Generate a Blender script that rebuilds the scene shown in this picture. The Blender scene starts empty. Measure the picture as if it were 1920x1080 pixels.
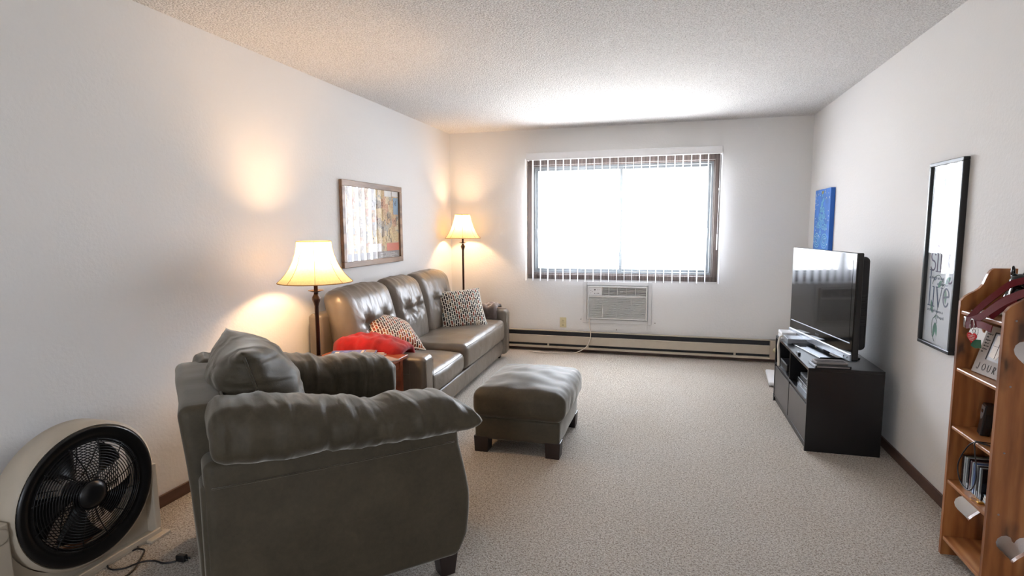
import bpy, bmesh, math, random
from mathutils import Vector, Matrix, noise
random.seed(7)
S = bpy.context.scene
COL = S.collection
PI = math.pi
# ------------------------------------------------------------------ camera, world, exposure
F, YAW, PITCH, ROLL, CAMH = 1053.76, -.2682, -.1092, -.0054, 1.39
XL, XR, YB, YF, H = -2.4133, 1.3453, 6.1318, -2.4, 2.44
def cam_axes():
    f = Vector((math.sin(YAW)*math.cos(PITCH), math.cos(YAW)*math.cos(PITCH), math.sin(PITCH)))
    r = Vector((math.cos(YAW), -math.sin(YAW), 0)); u = r.cross(f)
    c, s = math.cos(ROLL), math.sin(ROLL)
    return c*r+s*u, -s*r+c*u, f
r_, u_, f_ = cam_axes()
cd = bpy.data.cameras.new('camera'); cam = bpy.data.objects.new('camera', cd); COL.objects.link(cam)
cd.sensor_width = 36; cd.sensor_fit = 'HORIZONTAL'; cd.lens = F*36/1920; cd.clip_start = .02
cam.matrix_world = Matrix(((r_.x, u_.x, -f_.x, 0), (r_.y, u_.y, -f_.y, 0), (r_.z, u_.z, -f_.z, CAMH), (0, 0, 0, 1)))
S.camera = cam
S.view_settings.view_transform = 'Standard'; S.view_settings.look = 'None'
S.view_settings.gamma = 1; S.view_settings.use_curve_mapping = False
S.view_settings.exposure = 0.6
w = bpy.data.worlds.new('world'); S.world = w; w.use_nodes = True
wn = w.node_tree; bg = wn.nodes['Background']
bg.inputs['Strength'].default_value = 1.0
# bright hazy sky above, still brighter sunlit ground below the horizon
g_ = wn.nodes.new('ShaderNodeTexCoord'); sx_ = wn.nodes.new('ShaderNodeSeparateXYZ'); mr_ = wn.nodes.new('ShaderNodeMapRange'); mx_ = wn.nodes.new('ShaderNodeMix'); mx_.data_type = 'RGBA'
wn.links.new(g_.outputs['Generated'], sx_.inputs[0]); wn.links.new(sx_.outputs['Z'], mr_.inputs['Value'])
mr_.inputs['From Min'].default_value = -.08; mr_.inputs['From Max'].default_value = .08
wn.links.new(mr_.outputs[0], mx_.inputs[0])
SKY, GROUND = 17.5, 18.0
mx_.inputs[6].default_value = (GROUND*.97, GROUND*.99, GROUND, 1); mx_.inputs[7].default_value = (SKY*.88, SKY*.96, SKY*1.08, 1)
wn.links.new(mx_.outputs[2], bg.inputs['Color'])
def portal(loc, rot, sx, sy):
    l = bpy.data.lights.new('daylight_portal', 'AREA'); l.shape = 'RECTANGLE'; l.size = sx; l.size_y = sy
    l.cycles.is_portal = True
    o = bpy.data.objects.new('daylight_portal', l); COL.objects.link(o); o.location = loc; o.rotation_euler = rot
portal((-.5, YB+.16, 1.455), (-PI/2, 0, 0), 1.95, 1.25)
portal((-.5, YF-.16, 1.375), (PI/2, 0, 0), .85, .9)  # portal for the fill opening added behind the camera
LAMP_W1, LAMP_W2 = 58, 44

# ------------------------------------------------------------------ materials
def srgb(r, g, b):
    f = lambda c: (c/255/12.92 if c/255 <= .04045 else ((c/255+.055)/1.055)**2.4)
    return (f(r), f(g), f(b), 1)
class NT:
    def __init__(s, name):
        s.m = bpy.data.materials.new(name); s.m.use_nodes = True; s.t = s.m.node_tree
        s.p = s.t.nodes['Principled BSDF']; s.out = s.t.nodes['Material Output']
        s.tc = s.n('ShaderNodeTexCoord')
    def n(s, k, **kw):
        x = s.t.nodes.new(k)
        for a, b in kw.items(): setattr(x, a, b)
        return x
    def l(s, a, b): s.t.links.new(a, b)
    def mapping(s, scale=(1, 1, 1), rot=(0, 0, 0), loc=(0, 0, 0), src='Object'):
        m = s.n('ShaderNodeMapping'); m.inputs['Scale'].default_value = scale; m.inputs['Rotation'].default_value = rot
        m.inputs['Location'].default_value = loc
        s.l(s.tc.outputs[src], m.inputs['Vector']); return m.outputs[0]
    def noise(s, vec, scale, detail=2, rough=.5, dist=0):
        x = s.n('ShaderNodeTexNoise'); x.inputs['Scale'].default_value = scale; x.inputs['Detail'].default_value = detail
        x.inputs['Roughness'].default_value = rough; x.inputs['Distortion'].default_value = dist
        s.l(vec, x.inputs['Vector']); return x.outputs['Fac']
    def ramp(s, fac, stops, interp='LINEAR'):
        x = s.n('ShaderNodeValToRGB'); e = x.color_ramp; e.interpolation = interp
        while len(e.elements) < len(stops): e.elements.new(.5)
        for i, (p, c) in enumerate(stops): e.elements[i].position = p; e.elements[i].color = c
        s.l(fac, x.inputs['Fac']); return x.outputs['Color']
    def bump(s, h, strength, dist=.01, normal=None):
        x = s.n('ShaderNodeBump'); x.inputs['Strength'].default_value = strength; x.inputs['Distance'].default_value = dist
        s.l(h, x.inputs['Height'])
        if normal: s.l(normal, x.inputs['Normal'])
        s.l(x.outputs[0], s.p.inputs['Normal']); return x.outputs[0]
    def mix(s, fac, a, b, mode='MIX'):
        x = s.n('ShaderNodeMix', data_type='RGBA', blend_type=mode)
        for v, i in ((fac, 0), (a, 6), (b, 7)):
            if hasattr(v, 'is_output') or hasattr(v, 'links'): s.l(v, x.inputs[i])
            else: x.inputs[i].default_value = v
        return x.outputs[2]
    def set(s, col=None, rough=.5, spec=.5, metal=0, coat=0, coat_rough=.05, sheen=0, sheen_rough=.5, trans=0):
        p = s.p.inputs
        if col is not None:
            if hasattr(col, 'links'): s.l(col, p['Base Color'])
            else: p['Base Color'].default_value = col
        p['Roughness'].default_value = rough; p['Specular IOR Level'].default_value = spec; p['Metallic'].default_value = metal
        p['Coat Weight'].default_value = coat; p['Coat Roughness'].default_value = coat_rough
        p['Sheen Weight'].default_value = sheen; p['Sheen Roughness'].default_value = sheen_rough
        p['Transmission Weight'].default_value = trans
        return s
MC = {}
def plain(name, col, rough=.5, bump=0, bscale=200, var=.08, **kw):
    if name in MC: return MC[name]
    t = NT(name); v = t.mapping()
    f = t.noise(v, 14, 3)
    a = tuple(c*(1-var) for c in col[:3])+(1,); b = tuple(min(1, c*(1+var)) for c in col[:3])+(1,)
    t.set(t.ramp(f, [(.3, a), (.7, b)]), rough, **kw)
    if bump: t.bump(t.noise(v, bscale, 2), bump, .002)
    MC[name] = t.m; return t.m
def wall_mat():
    t = NT('painted_wall'); v = t.mapping()
    t.set(srgb(231, 229, 227), .75, .25)
    h = t.noise(v, 55, 3, .6); t.bump(h, .30, .006); return t.m
def ceiling_mat():
    t = NT('popcorn_ceiling'); v = t.mapping()
    vo = t.n('ShaderNodeTexVoronoi'); vo.inputs['Scale'].default_value = 85; t.l(v, vo.inputs['Vector'])
    f = t.noise(v, 130, 3, .7)
    m = t.n('ShaderNodeMath', operation='SUBTRACT'); t.l(f, m.inputs[0]); t.l(vo.outputs['Distance'], m.inputs[1])
    t.set(t.ramp(f, [(.35, srgb(204, 200, 198)), (.55, srgb(250, 248, 246))]), .95, .1)
    t.bump(m.outputs[0], 1.0, .012); return t.m
def carpet_mat():
    t = NT('berber_carpet'); v = t.mapping()
    f = t.noise(v, 150, 3, .8); g = t.noise(v, 75, 2, .7, .5); big = t.noise(v, 2.2, 3)
    c = t.ramp(f, [(.38, srgb(104, 82, 62)), (.45, srgb(190, 170, 148)), (.52, srgb(240, 230, 216)), (.62, srgb(255, 252, 246))])
    c2 = t.mix(.35, c, t.ramp(g, [(.38, srgb(150, 130, 110)), (.56, srgb(244, 236, 228))]))
    c3 = t.mix(.12, c2, t.ramp(big, [(.35, srgb(216, 196, 168)), (.7, srgb(240, 232, 220))]))
    t.set(c3, .97, .1, sheen=.15)
    a = t.n('ShaderNodeMath', operation='ADD'); t.l(f, a.inputs[0]); t.l(g, a.inputs[1])
    t.bump(a.outputs[0], 1.0, .016); return t.m
def suede_mat(nm='olive_suede', wr=None):
    t = NT(nm); v = t.mapping()
    f = t.noise(v, 7, 4, .6, .4); g = t.noise(v, 60, 3, .7)
    c = t.ramp(f, [(.3, srgb(60, 53, 40)), (.55, srgb(70, 62, 48)), (.75, srgb(82, 73, 57))])
    c = t.mix(.25, c, t.ramp(g, [(.3, srgb(55, 48, 37)), (.7, srgb(84, 75, 59))]))
    t.set(c, .62, .4, sheen=.65, sheen_rough=.32); t.p.inputs['Sheen Tint'].default_value = (1, .96, .88, 1)
    b = t.bump(t.noise(v, 300, 2), .25, .002)
    if wr:
        h = t.noise(t.mapping(wr), 1.0, 1.5, .5, .6); b2 = t.n('ShaderNodeBump'); b2.inputs['Strength'].default_value = .7; b2.inputs['Distance'].default_value = .03
        t.l(h, b2.inputs['Height']); t.l(b, b2.inputs['Normal']); t.l(b2.outputs[0], t.p.inputs['Normal'])
    return t.m
def leather_mat(nm='taupe_leather', wr=None):
    t = NT(nm); v = t.mapping()
    f = t.noise(v, 6, 3)
    t.set(t.ramp(f, [(.3, srgb(98, 88, 77)), (.7, srgb(112, 101, 89))]), .42, .5, coat=.3, coat_rough=.30)
    h1 = t.noise(v, 140, 3, .6); h2 = t.noise(t.mapping(wr or (9, 9, 9)), 1.0, 2, .5, .6)
    b = t.bump(h1, .12, .002)
    b2 = t.n('ShaderNodeBump'); b2.inputs['Strength'].default_value =   .45 if wr else .3; b2.inputs['Distance'].default_value = .02
    t.l(h2, b2.inputs['Height']); t.l(b, b2.inputs['Normal']); t.l(b2.outputs[0], t.p.inputs['Normal']); return t.m
def wood(name, cols, scale=(1, 1, 1), rot=(0, 0, 0), rough=.4, knots=False, coat=0., gscale=9):
    t = NT(name); v = t.mapping(scale, rot)
    wv = t.n('ShaderNodeTexWave', wave_type='BANDS', bands_direction='X'); wv.inputs['Scale'].default_value = gscale
    wv.inputs['Distortion'].default_value = 6; wv.inputs['Detail'].default_value = 3; wv.inputs['Detail Scale'].default_value = 1.2
    t.l(v, wv.inputs['Vector'])
    f = t.noise(v, 16, 4, .6); m = t.n('ShaderNodeMath', operation='MULTIPLY_ADD'); m.inputs[1].default_value = .17 if knots else .3
    t.l(wv.outputs['Fac'], m.inputs[0]); t.l(f, m.inputs[2])
    c = t.ramp(m.outputs[0], [(.35, cols[0]), (.6, cols[1]), (.85, cols[2])])
    if knots:
        k = t.n('ShaderNodeTexVoronoi', voronoi_dimensions='2D'); k.inputs['Scale'].default_value = 5.0; kv = t.mapping((1.4, 1.4, .6), (PI/2, 0, 0), (.3, .1, .42)); kn = t.n('ShaderNodeTexNoise'); kn.inputs['Scale'].default_value = 14; t.l(kv, kn.inputs['Vector']); t.l(t.mix(.10, kv, kn.outputs['Color'], 'ADD'), k.inputs['Vector'])
        kk = t.ramp(k.outputs['Distance'], [(.04, (.9, .9, .9, 1)), (.10, (.45, .45, .45, 1)), (.24, (0, 0, 0, 1))])
        sp = t.n('ShaderNodeSeparateColor'); t.l(kk, sp.inputs[0])
        c = t.mix(sp.outputs[0], c, srgb(58, 32, 18))
    t.set(c, rough, .5, coat=coat, coat_rough=.2)
    t.bump(m.outputs[0], .08, .002); return t.m
def glass_mat(name, rough=0.0, ior=1.5, tint=(1, 1, 1, 1)):
    t = NT(name); fr = t.n('ShaderNodeFresnel'); fr.inputs['IOR'].default_value = ior
    tr = t.n('ShaderNodeBsdfTransparent'); tr.inputs[0].default_value = tint
    gl = t.n('ShaderNodeBsdfGlossy'); gl.inputs['Roughness'].default_value = rough
    nz = t.noise(t.mapping(), 3, 2); bp_ = t.n('ShaderNodeBump'); bp_.inputs['Strength'].default_value = .02; bp_.inputs['Distance'].default_value = .01
    t.l(nz, bp_.inputs['Height']); t.l(bp_.outputs[0], gl.inputs['Normal'])
    mx = t.n('ShaderNodeMixShader'); gm = t.n('ShaderNodeNewGeometry'); sb = t.n('ShaderNodeMath', operation='SUBTRACT'); sb.inputs[0].default_value = 1; t.l(gm.outputs['Backfacing'], sb.inputs[1])
    ml = t.n('ShaderNodeMath', operation='MULTIPLY'); t.l(fr.outputs[0], ml.inputs[0]); t.l(sb.outputs[0], ml.inputs[1])
    t.l(ml.outputs[0], mx.inputs[0]); t.l(tr.outputs[0], mx.inputs[1]); t.l(gl.outputs[0], mx.inputs[2])
    t.l(mx.outputs[0], t.out.inputs['Surface']); return t.m
def shade_mat():
    t = NT('lamp_shade_cloth'); v = t.mapping(); f = t.noise(v, 90, 2)
    c = t.ramp(f, [(.3, srgb(240, 220, 170)), (.7, srgb(250, 232, 186))])
    df = t.n('ShaderNodeBsdfDiffuse'); tl = t.n('ShaderNodeBsdfTranslucent'); t.l(c, df.inputs[0]); t.l(c, tl.inputs[0])
    mx = t.n('ShaderNodeMixShader'); mx.inputs[0].default_value = .5; t.l(df.outputs[0], mx.inputs[1]); t.l(tl.outputs[0], mx.inputs[2])
    t.l(mx.outputs[0], t.out.inputs['Surface']); return t.m
def slat_mat():
    t = NT('white_vinyl'); v = t.mapping(); c = t.ramp(t.noise(v, 20), [(.3, srgb(236, 236, 238)), (.7, srgb(246, 246, 248))])
    df = t.n('ShaderNodeBsdfDiffuse'); tl = t.n('ShaderNodeBsdfTranslucent'); t.l(c, df.inputs[0]); t.l(c, tl.inputs[0])
    mx = t.n('ShaderNodeMixShader'); mx.inputs[0].default_value = .6; t.l(df.outputs[0], mx.inputs[1]); t.l(tl.outputs[0], mx.inputs[2])
    t.l(mx.outputs[0], t.out.inputs['Surface']); return t.m
def pillow_mat(name, warm):
    t = NT(name); v = t.mapping((1, 1, 1), (0, 0, PI/2))
    nz = t.n('ShaderNodeTexNoise'); nz.inputs['Scale'].default_value = 12; t.l(v, nz.inputs['Vector'])
    wv = t.mix(.012, v, nz.outputs['Color'], 'ADD')
    b = t.n('ShaderNodeTexBrick'); t.l(wv, b.inputs['Vector']); b.offset = .37; b.squash = 1.0
    b.inputs['Color1'].default_value = (0, 0, 0, 1); b.inputs['Color2'].default_value = (1, 1, 1, 1); b.inputs['Mortar'].default_value = (0, 0, 0, 1)
    b.inputs['Scale'].default_value = 1; b.inputs['Brick Width'].default_value = .042; b.inputs['Row Height'].default_value = .0205
    b.inputs['Mortar Size'].default_value = .0034; b.inputs['Mortar Smooth'].default_value = .3
    pal = [(0, srgb(46, 36, 34)), (.18, srgb(110, 60, 44)), (.32, srgb(92, 96, 92)), (.45, srgb(60, 50, 48)), (.56, srgb(140, 122, 100)),
           (.68, srgb(120, 48, 32)), (.78, srgb(96, 108, 110)), (.88, srgb(52, 42, 42))]
    if warm: pal = [(0, srgb(60, 30, 24)), (.2, srgb(160, 66, 30)), (.35, srgb(96, 42, 30)), (.5, srgb(176, 120, 56)), (.6, srgb(120, 52, 32)), (.72, srgb(70, 60, 56)), (.82, srgb(150, 80, 36)), (.92, srgb(54, 40, 40))]
    c = t.ramp(b.outputs['Color'], pal, 'CONSTANT')
    c = t.mix(b.outputs['Fac'], c, srgb(232, 226, 212))
    t.set(c, .9, .2, sheen=.2); t.bump(t.noise(v, 250), .3, .002); return t.m
def collage_mat():
    t = NT('collage_print'); v = t.mapping((1, 1, 1), (0, PI/2, PI/2))
    v = t.mapping()
    b = t.n('ShaderNodeTexVoronoi', distance='CHEBYCHEV'); b.inputs['Scale'].default_value = 15; t.l(v, b.inputs['Vector'])
    sp = t.n('ShaderNodeSeparateColor'); t.l(b.outputs['Color'], sp.inputs[0])
    c = t.ramp(sp.outputs[0], [(0, srgb(206, 176, 120)), (.2, srgb(186, 140, 86)), (.34, srgb(150, 140, 130)), (.48, srgb(214, 196, 158)), (.6, srgb(190, 116, 76)), (.72, srgb(130, 140, 146)), (.82, srgb(216, 186, 120)), (.93, srgb(104, 84, 72))], 'CONSTANT')
    f = t.noise(v, 60, 4, .8); c = t.mix(.45, c, t.ramp(f, [(.38, srgb(96, 76, 60)), (.5, srgb(200, 176, 136)), (.62, srgb(226, 206, 170))]))
    t.set(c, .6, .3); return t.m
M = dict(
 wall=wall_mat(), ceiling=ceiling_mat(), carpet=carpet_mat(), suede=suede_mat(), suedew=suede_mat('gathered_suede', (15, 3, 5)), suedep=suede_mat('gathered_suede_pillow', (5, 5, 16)), leather=leather_mat(), leatherw=leather_mat('gathered_leather', (12, 5, 6)),
 pine=wood('honey_pine', (srgb(116, 66, 32), srgb(160, 98, 52), srgb(184, 124, 72)), (1, 1, .12), rough=.35, knots=True, coat=.3, gscale=7),
 shelfpine=wood('honey_pine_shelf', (srgb(150, 92, 52), srgb(178, 118, 70), srgb(200, 146, 96)), (1, .15, 1), rough=.3, coat=.4, gscale=7),
 brown=wood('brown_trim_wood', (srgb(72, 50, 42), srgb(92, 66, 56), srgb(108, 80, 68)), (.15, .15, 1), rough=.45),
 cherry=wood('cherry_veneer', (srgb(112, 52, 30), srgb(142, 72, 44), srgb(158, 86, 54)), (.15, 1, 1), rough=.3, coat=.3),
 oak=wood('weathered_oak', (srgb(96, 70, 50), srgb(128, 98, 74), srgb(150, 120, 94)), (1, .1, 1), rough=.4, gscale=14),
 darkleg=plain('espresso_wood', srgb(38, 26, 24), .35), blackash=plain('black_laminate', srgb(20, 18, 20), .30, bump=.05, spec=.45),
 greyfront=plain('grey_laminate', srgb(76, 72, 72), .35, var=.03), casing=wood('window_casing_wood', (srgb(66, 56, 52), srgb(84, 72, 67), srgb(98, 86, 80)), (1, 1, .15), rough=.45),
 alum=plain('bronze_aluminium', srgb(120, 124, 126), .35, metal=.3), chrome=plain('chrome_metal', srgb(200, 200, 200), .15, metal=1),
 glass=glass_mat('window_glass', 0, 1.2), pglass=glass_mat('picture_glass', .01, 1.62),
 shade=shade_mat(), ribs=plain('shade_trim_cord', srgb(178, 140, 84), .7), bronze=plain('dark_bronze', srgb(66, 44, 34), .38, metal=.55),
 slat=slat_mat(), white=plain('white_plastic', srgb(232, 231, 232), .4, var=.02), acwhite=plain('ac_plastic', srgb(214, 212, 210), .45, var=.02),
 acdark=plain('ac_recess', srgb(48, 47, 48), .7), cream=plain('cream_plastic', srgb(212, 200, 160), .4, var=.03), beige=plain('heater_enamel', srgb(178, 166, 148), .4, var=.03),
 beigelt=plain('heater_enamel_edge', srgb(196, 184, 166), .35, var=.03), fins=plain('heater_interior', srgb(34, 34, 38), .6),
 black=plain('black_plastic', srgb(22, 21, 23), .35), gloss=plain('piano_black', srgb(12, 12, 14), .06, spec=.6), matte=plain('matte_black', srgb(30, 28, 29), .7),
 silver=plain('silver_plastic', srgb(150, 156, 164), .3, metal=.4), fanwhite=plain('fan_beige_plastic', srgb(196, 184, 166), .45, var=.03),
 fanblack=plain('fan_black_plastic', srgb(18, 17, 18), .32), red=plain('red_fleece', srgb(150, 8, 15), .95, bump=.9, bscale=220, var=.25, sheen=.12),
 throw=plain('brown_throw_fabric', srgb(84, 70, 66), .6, bump=.3, bscale=120, sheen=.5), redlea=plain('red_collar_webbing', srgb(104, 16, 26), .6, bump=.2, spec=.3),
 pil1=pillow_mat('brick_pattern_warm', True), pil2=pillow_mat('brick_pattern_cool', False), pilback=plain('pillow_light_piping', srgb(220, 216, 206), .9),
 collage=collage_mat(), paper=plain('print_paper', srgb(214, 220, 226), .6, var=.02), ink=plain('blue_grey_ink', srgb(74, 90, 118), .6), inkp=plain('purple_ink', srgb(84, 74, 104), .6),
 leaf=plain('leaf_green_paint', srgb(96, 142, 126), .6, var=.3), stem=plain('stem_green_paint', srgb(70, 104, 92), .6),
 canvas=plain('blue_canvas_paint', srgb(60, 122, 206), .55, var=.2), canvasedge=plain('bright_blue_paint', srgb(14, 96, 190), .5), ltblue=plain('pale_blue_paint', srgb(120, 186, 220), .5), star=plain('yellow_paint', srgb(206, 190, 90), .5),
 wpaint=plain('white_paint', srgb(226, 236, 240), .5), greyp=plain('grey_print', srgb(140, 132, 128), .6), orangep=plain('orange_print', srgb(206, 106, 76), .6), bluep=plain('blue_print', srgb(120, 150, 176), .6),
 cordw=plain('white_cord', srgb(214, 204, 190), .5), cordb=plain('black_cord', srgb(28, 26, 28), .4), gold=plain('gold_metal', srgb(206, 150, 50), .3, metal=.8),
 magblue=plain('magazine_sky_blue', srgb(96, 126, 184), .25, var=.3), magred=plain('magazine_red', srgb(190, 40, 52), .25), magw=plain('magazine_white', srgb(216, 212, 206), .3), magg=plain('magazine_grey', srgb(150, 136, 128), .3, var=.3),
 green=plain('green_enamel', srgb(14, 84, 56), .35), redtag=plain('red_enamel', srgb(204, 36, 44), .3), jour=plain('stone_grey_frame', srgb(176, 166, 158), .6, var=.05), photo=plain('pale_photo_print', srgb(206, 186, 158), .3), photog=plain('grey_photo_print', srgb(150, 146, 146), .3),
 cdclear=plain('clear_case_edge', srgb(170, 178, 182), .15, var=.1), cdg=plain('cd_green_grey', srgb(96, 112, 100), .2), cdm=plain('cd_maroon', srgb(88, 58, 66), .2), cdb=plain('cd_blue', srgb(84, 108, 150), .2), cdk=plain('cd_black', srgb(22, 22, 34), .12), ltpaper=plain('booklet_pale_blue', srgb(186, 214, 236), .4),
)
# ------------------------------------------------------------------ geometry helpers
def BM(): return bmesh.new()
def box(bm, x0, x1, y0, y1, z0, z1, rot=None):
    c = Vector(((x0+x1)/2, (y0+y1)/2, (z0+z1)/2))
    r = bmesh.ops.create_cube(bm, size=1)
    for v in r['verts']:
        p = Vector((v.co.x*abs(x1-x0), v.co.y*abs(y1-y0), v.co.z*abs(z1-z0)))
        v.co = c + (rot @ p if rot else p)
    return r['verts']
def axis_coords(a, r, n, m):
    inn = a - r
    cs = [-(inn + r*math.tan(PI/4*k/m)) for k in range(m, 0, -1)]
    cs += [-inn + 2*inn*i/n for i in range(n+1)]
    cs += [inn + r*math.tan(PI/4*k/m) for k in range(1, m+1)]
    return cs
def rbox(bm, c, half, r, n=(1, 1, 1), m=2, fn=None):
    """rounded box; fn deforms the local point (relative to c)"""
    if isinstance(n, int): n = (n, n, n)
    r = min(r, min(half)*.999)
    ax = [axis_coords(half[i], r, n[i], m) for i in range(3)]
    L = [len(a)-1 for a in ax]; vd = {}
    def V(i, j, k):
        if (i, j, k) not in vd:
            p = Vector((ax[0][i], ax[1][j], ax[2][k]))
            q = Vector([max(-(half[t]-r), min(half[t]-r, p[t])) for t in range(3)])
            d = p-q
            if d.length > 1e-9: p = q + d.normalized()*r
            if fn: p = fn(p)
            vd[(i, j, k)] = bm.verts.new(p+Vector(c))
        return vd[(i, j, k)]
    def quad(*q):
        try: bm.faces.new(q)
        except ValueError: pass
    for i in range(L[0]):
        for j in range(L[1]):
            quad(V(i, j, 0), V(i, j+1, 0), V(i+1, j+1, 0), V(i+1, j, 0)); quad(V(i, j, L[2]), V(i+1, j, L[2]), V(i+1, j+1, L[2]), V(i, j+1, L[2]))
    for i in range(L[0]):
        for k in range(L[2]):
            quad(V(i, 0, k), V(i+1, 0, k), V(i+1, 0, k+1), V(i, 0, k+1)); quad(V(i, L[1], k), V(i, L[1], k+1), V(i+1, L[1], k+1), V(i+1, L[1], k))
    for j in range(L[1]):
        for k in range(L[2]):
            quad(V(0, j, k), V(0, j, k+1), V(0, j+1, k+1), V(0, j+1, k)); quad(V(L[0], j, k), V(L[0], j+1, k), V(L[0], j+1, k+1), V(L[0], j, k+1))
def hb(bm, x0, x1, y0, y1, z0, z1, r=.004):
    rbox(bm, ((x0+x1)/2, (y0+y1)/2, (z0+z1)/2), (abs(x1-x0)/2, abs(y1-y0)/2, abs(z1-z0)/2), r, 1, 1)
def catmull(pts, n=6, closed=False):
    P = [Vector(p) for p in pts]; out = []
    N = len(P); rng = range(N if closed else N-1)
    for i in rng:
        if closed: a, b, c, d = P[(i-1) % N], P[i], P[(i+1) % N], P[(i+2) % N]
        else: a, b, c, d = P[max(i-1, 0)], P[i], P[i+1], P[min(i+2, N-1)]
        for k in range(n):
            t = k/n; out.append(.5*((2*b)+(c-a)*t+(2*a-5*b+4*c-d)*t*t+(3*b-a-3*c+d)*t**3))
    if not closed: out.append(P[-1])
    return out
def tube(bm, pts, r, seg=8, closed=False, cap=True):
    P = [Vector(p) for p in pts]; N = len(P); rings = []
    up = Vector((0, 0, 1)); prev = None
    for i, p in enumerate(P):
        a = P[(i-1) % N] if (closed or i > 0) else p; b = P[(i+1) % N] if (closed or i < N-1) else p
        t = (b-a).normalized()
        if prev is None:
            u = t.cross(up)
            if u.length < .01: u = t.cross(Vector((1, 0, 0)))
        else: u = prev - t*prev.dot(t)
        u.normalize(); prev = u; v = t.cross(u)
        rr = r(i/(N-1)) if callable(r) else r
        rings.append([bm.verts.new(p+(u*math.cos(2*PI*k/seg)+v*math.sin(2*PI*k/seg))*rr) for k in range(seg)])
    for i in range(N if closed else N-1):
        A, B = rings[i], rings[(i+1) % N]
        for k in range(seg):
            try: bm.faces.new((A[k], A[(k+1) % seg], B[(k+1) % seg], B[k]))
            except ValueError: pass
    if cap and not closed:
        bm.faces.new(rings[0][::-1]); bm.faces.new(rings[-1])
def lathe(bm, prof, c=(0, 0, 0), seg=32, axis='z', cap=True):
    rings = []
    for r, z in prof:
        ring = []
        for k in range(seg):
            a = 2*PI*k/seg; x, y = r*math.cos(a), r*math.sin(a)
            p = {'z': (x, y, z), 'x': (z, x, y), 'y': (y, z, x)}[axis]
            ring.append(bm.verts.new(Vector(c)+Vector(p)))
        rings.append(ring)
    for A, B in zip(rings, rings[1:]):
        for k in range(seg): bm.faces.new((A[k], A[(k+1) % seg], B[(k+1) % seg], B[k]))
    if cap:
        if prof[0][0] > 1e-4: bm.faces.new(rings[0][::-1])
        if prof[-1][0] > 1e-4: bm.faces.new(rings[-1])
def plate(bm, outer, holes, th, fn):
    """flat polygon with holes, thickness th; fn(a,b,t) -> world point"""
    es = []; 
    for loop in [outer]+holes:
        vs = [bm.verts.new(fn(a, b, 0)) for a, b in loop]
        for i in range(len(vs)): es.append(bm.edges.new((vs[i], vs[(i+1) % len(vs)])))
    r = bmesh.ops.triangle_fill(bm, edges=es, use_beauty=True)
    fs = [g for g in r['geom'] if isinstance(g, bmesh.types.BMFace)]
    e = bmesh.ops.extrude_face_region(bm, geom=fs)
    d = Vector(fn(0, 0, th))-Vector(fn(0, 0, 0))
    bmesh.ops.translate(bm, vec=d, verts=[g for g in e['geom'] if isinstance(g, bmesh.types.BMVert)])
    bmesh.ops.recalc_face_normals(bm, faces=bm.faces)
def heart(cx, cz, wd, ht, n=28):
    out = []
    for i in range(n):
        t = 2*PI*i/n; x = 16*math.sin(t)**3; y = 13*math.cos(t)-5*math.cos(2*t)-2*math.cos(3*t)-math.cos(4*t)
        out.append((cx+x/32*wd, cz+(y+2.5)/29*ht))
    return out
def ribbon(bm, pts, w, th, fn):
    """2D stroke of width w drawn through pts; fn(a,b,t)->point"""
    P = [Vector((p[0], p[1])) for p in pts]; L = []
    for i, p in enumerate(P):
        t = (P[min(i+1, len(P)-1)]-P[max(i-1, 0)])
        if t.length < 1e-9: t = Vector((1, 0))
        t.normalize(); nn = Vector((-t.y, t.x))*w/2
        a, b = p+nn, p-nn
        L.append([bm.verts.new(fn(a.x, a.y, 0)), bm.verts.new(fn(b.x, b.y, 0)), bm.verts.new(fn(b.x, b.y, th)), bm.verts.new(fn(a.x, a.y, th))])
    for A, B in zip(L, L[1:]):
        for k in range(4): bm.faces.new((A[k], A[(k+1) % 4], B[(k+1) % 4], B[k]))
    bm.faces.new(L[0][::-1]); bm.faces.new(L[-1])
def arc(cx, cy, rx, ry, a0, a1, n=14):
    return [(cx+rx*math.cos(math.radians(a0+(a1-a0)*i/n)), cy+ry*math.sin(math.radians(a0+(a1-a0)*i/n))) for i in range(n+1)]
def chain_off(p):
    o = Vector((0, 0, 0))
    while p: o += p.location; p = p.parent
    return o
def obj(name, bm, mat, parent=None, smooth=True, W=False, label=None, wn=False, mats=None):
    me = bpy.data.meshes.new(name)
    bmesh.ops.recalc_face_normals(bm, faces=bm.faces)
    if W and parent: bmesh.ops.translate(bm, vec=-chain_off(parent), verts=bm.verts)
    bm.to_mesh(me); bm.free()
    for p in me.polygons: p.use_smooth = smooth
    me.materials.append(M[mat] if isinstance(mat, str) else mat)
    o = bpy.data.objects.new(name, me); COL.objects.link(o)
    if parent: o.parent = parent
    if label: o['label'] = label
    if wn: md = o.modifiers.new('wn', 'WEIGHTED_NORMAL')
    return o
def tag(o, label, cat, group=None):
    o['label'] = label; o['category'] = cat
    if group: o['group'] = group
    return o
def thing(name, label, cat, loc=(0, 0, 0), rot=(0, 0, 0), group=None):
    o = bpy.data.objects.new(name, None); COL.objects.link(o); o.location = loc; o.rotation_euler = rot
    o.empty_display_size = .1
    return tag(o, label, cat, group)
def solo(name, bm, mat, label, cat, loc, rot=(0, 0, 0), group=None, smooth=True, mats=None):
    """one-mesh thing, geometry given in local space"""
    o = obj(name, bm, mat, None, smooth); o.location = loc; o.rotation_euler = rot
    return tag(o, label, cat, group)
def struct(name, bm, mat, parent=None, smooth=False):
    o = obj(name, bm, mat, parent, smooth)
    if not parent: o['kind'] = 'structure'
    return o
def sempty(name):
    o = bpy.data.objects.new(name, None); COL.objects.link(o); o['kind'] = 'structure'; return o
def nz(p, s, seed=0): return noise.noise(Vector((p[0]*s[0]+seed, p[1]*s[1]-seed*1.7, p[2]*s[2]+seed*.3)))
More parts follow.
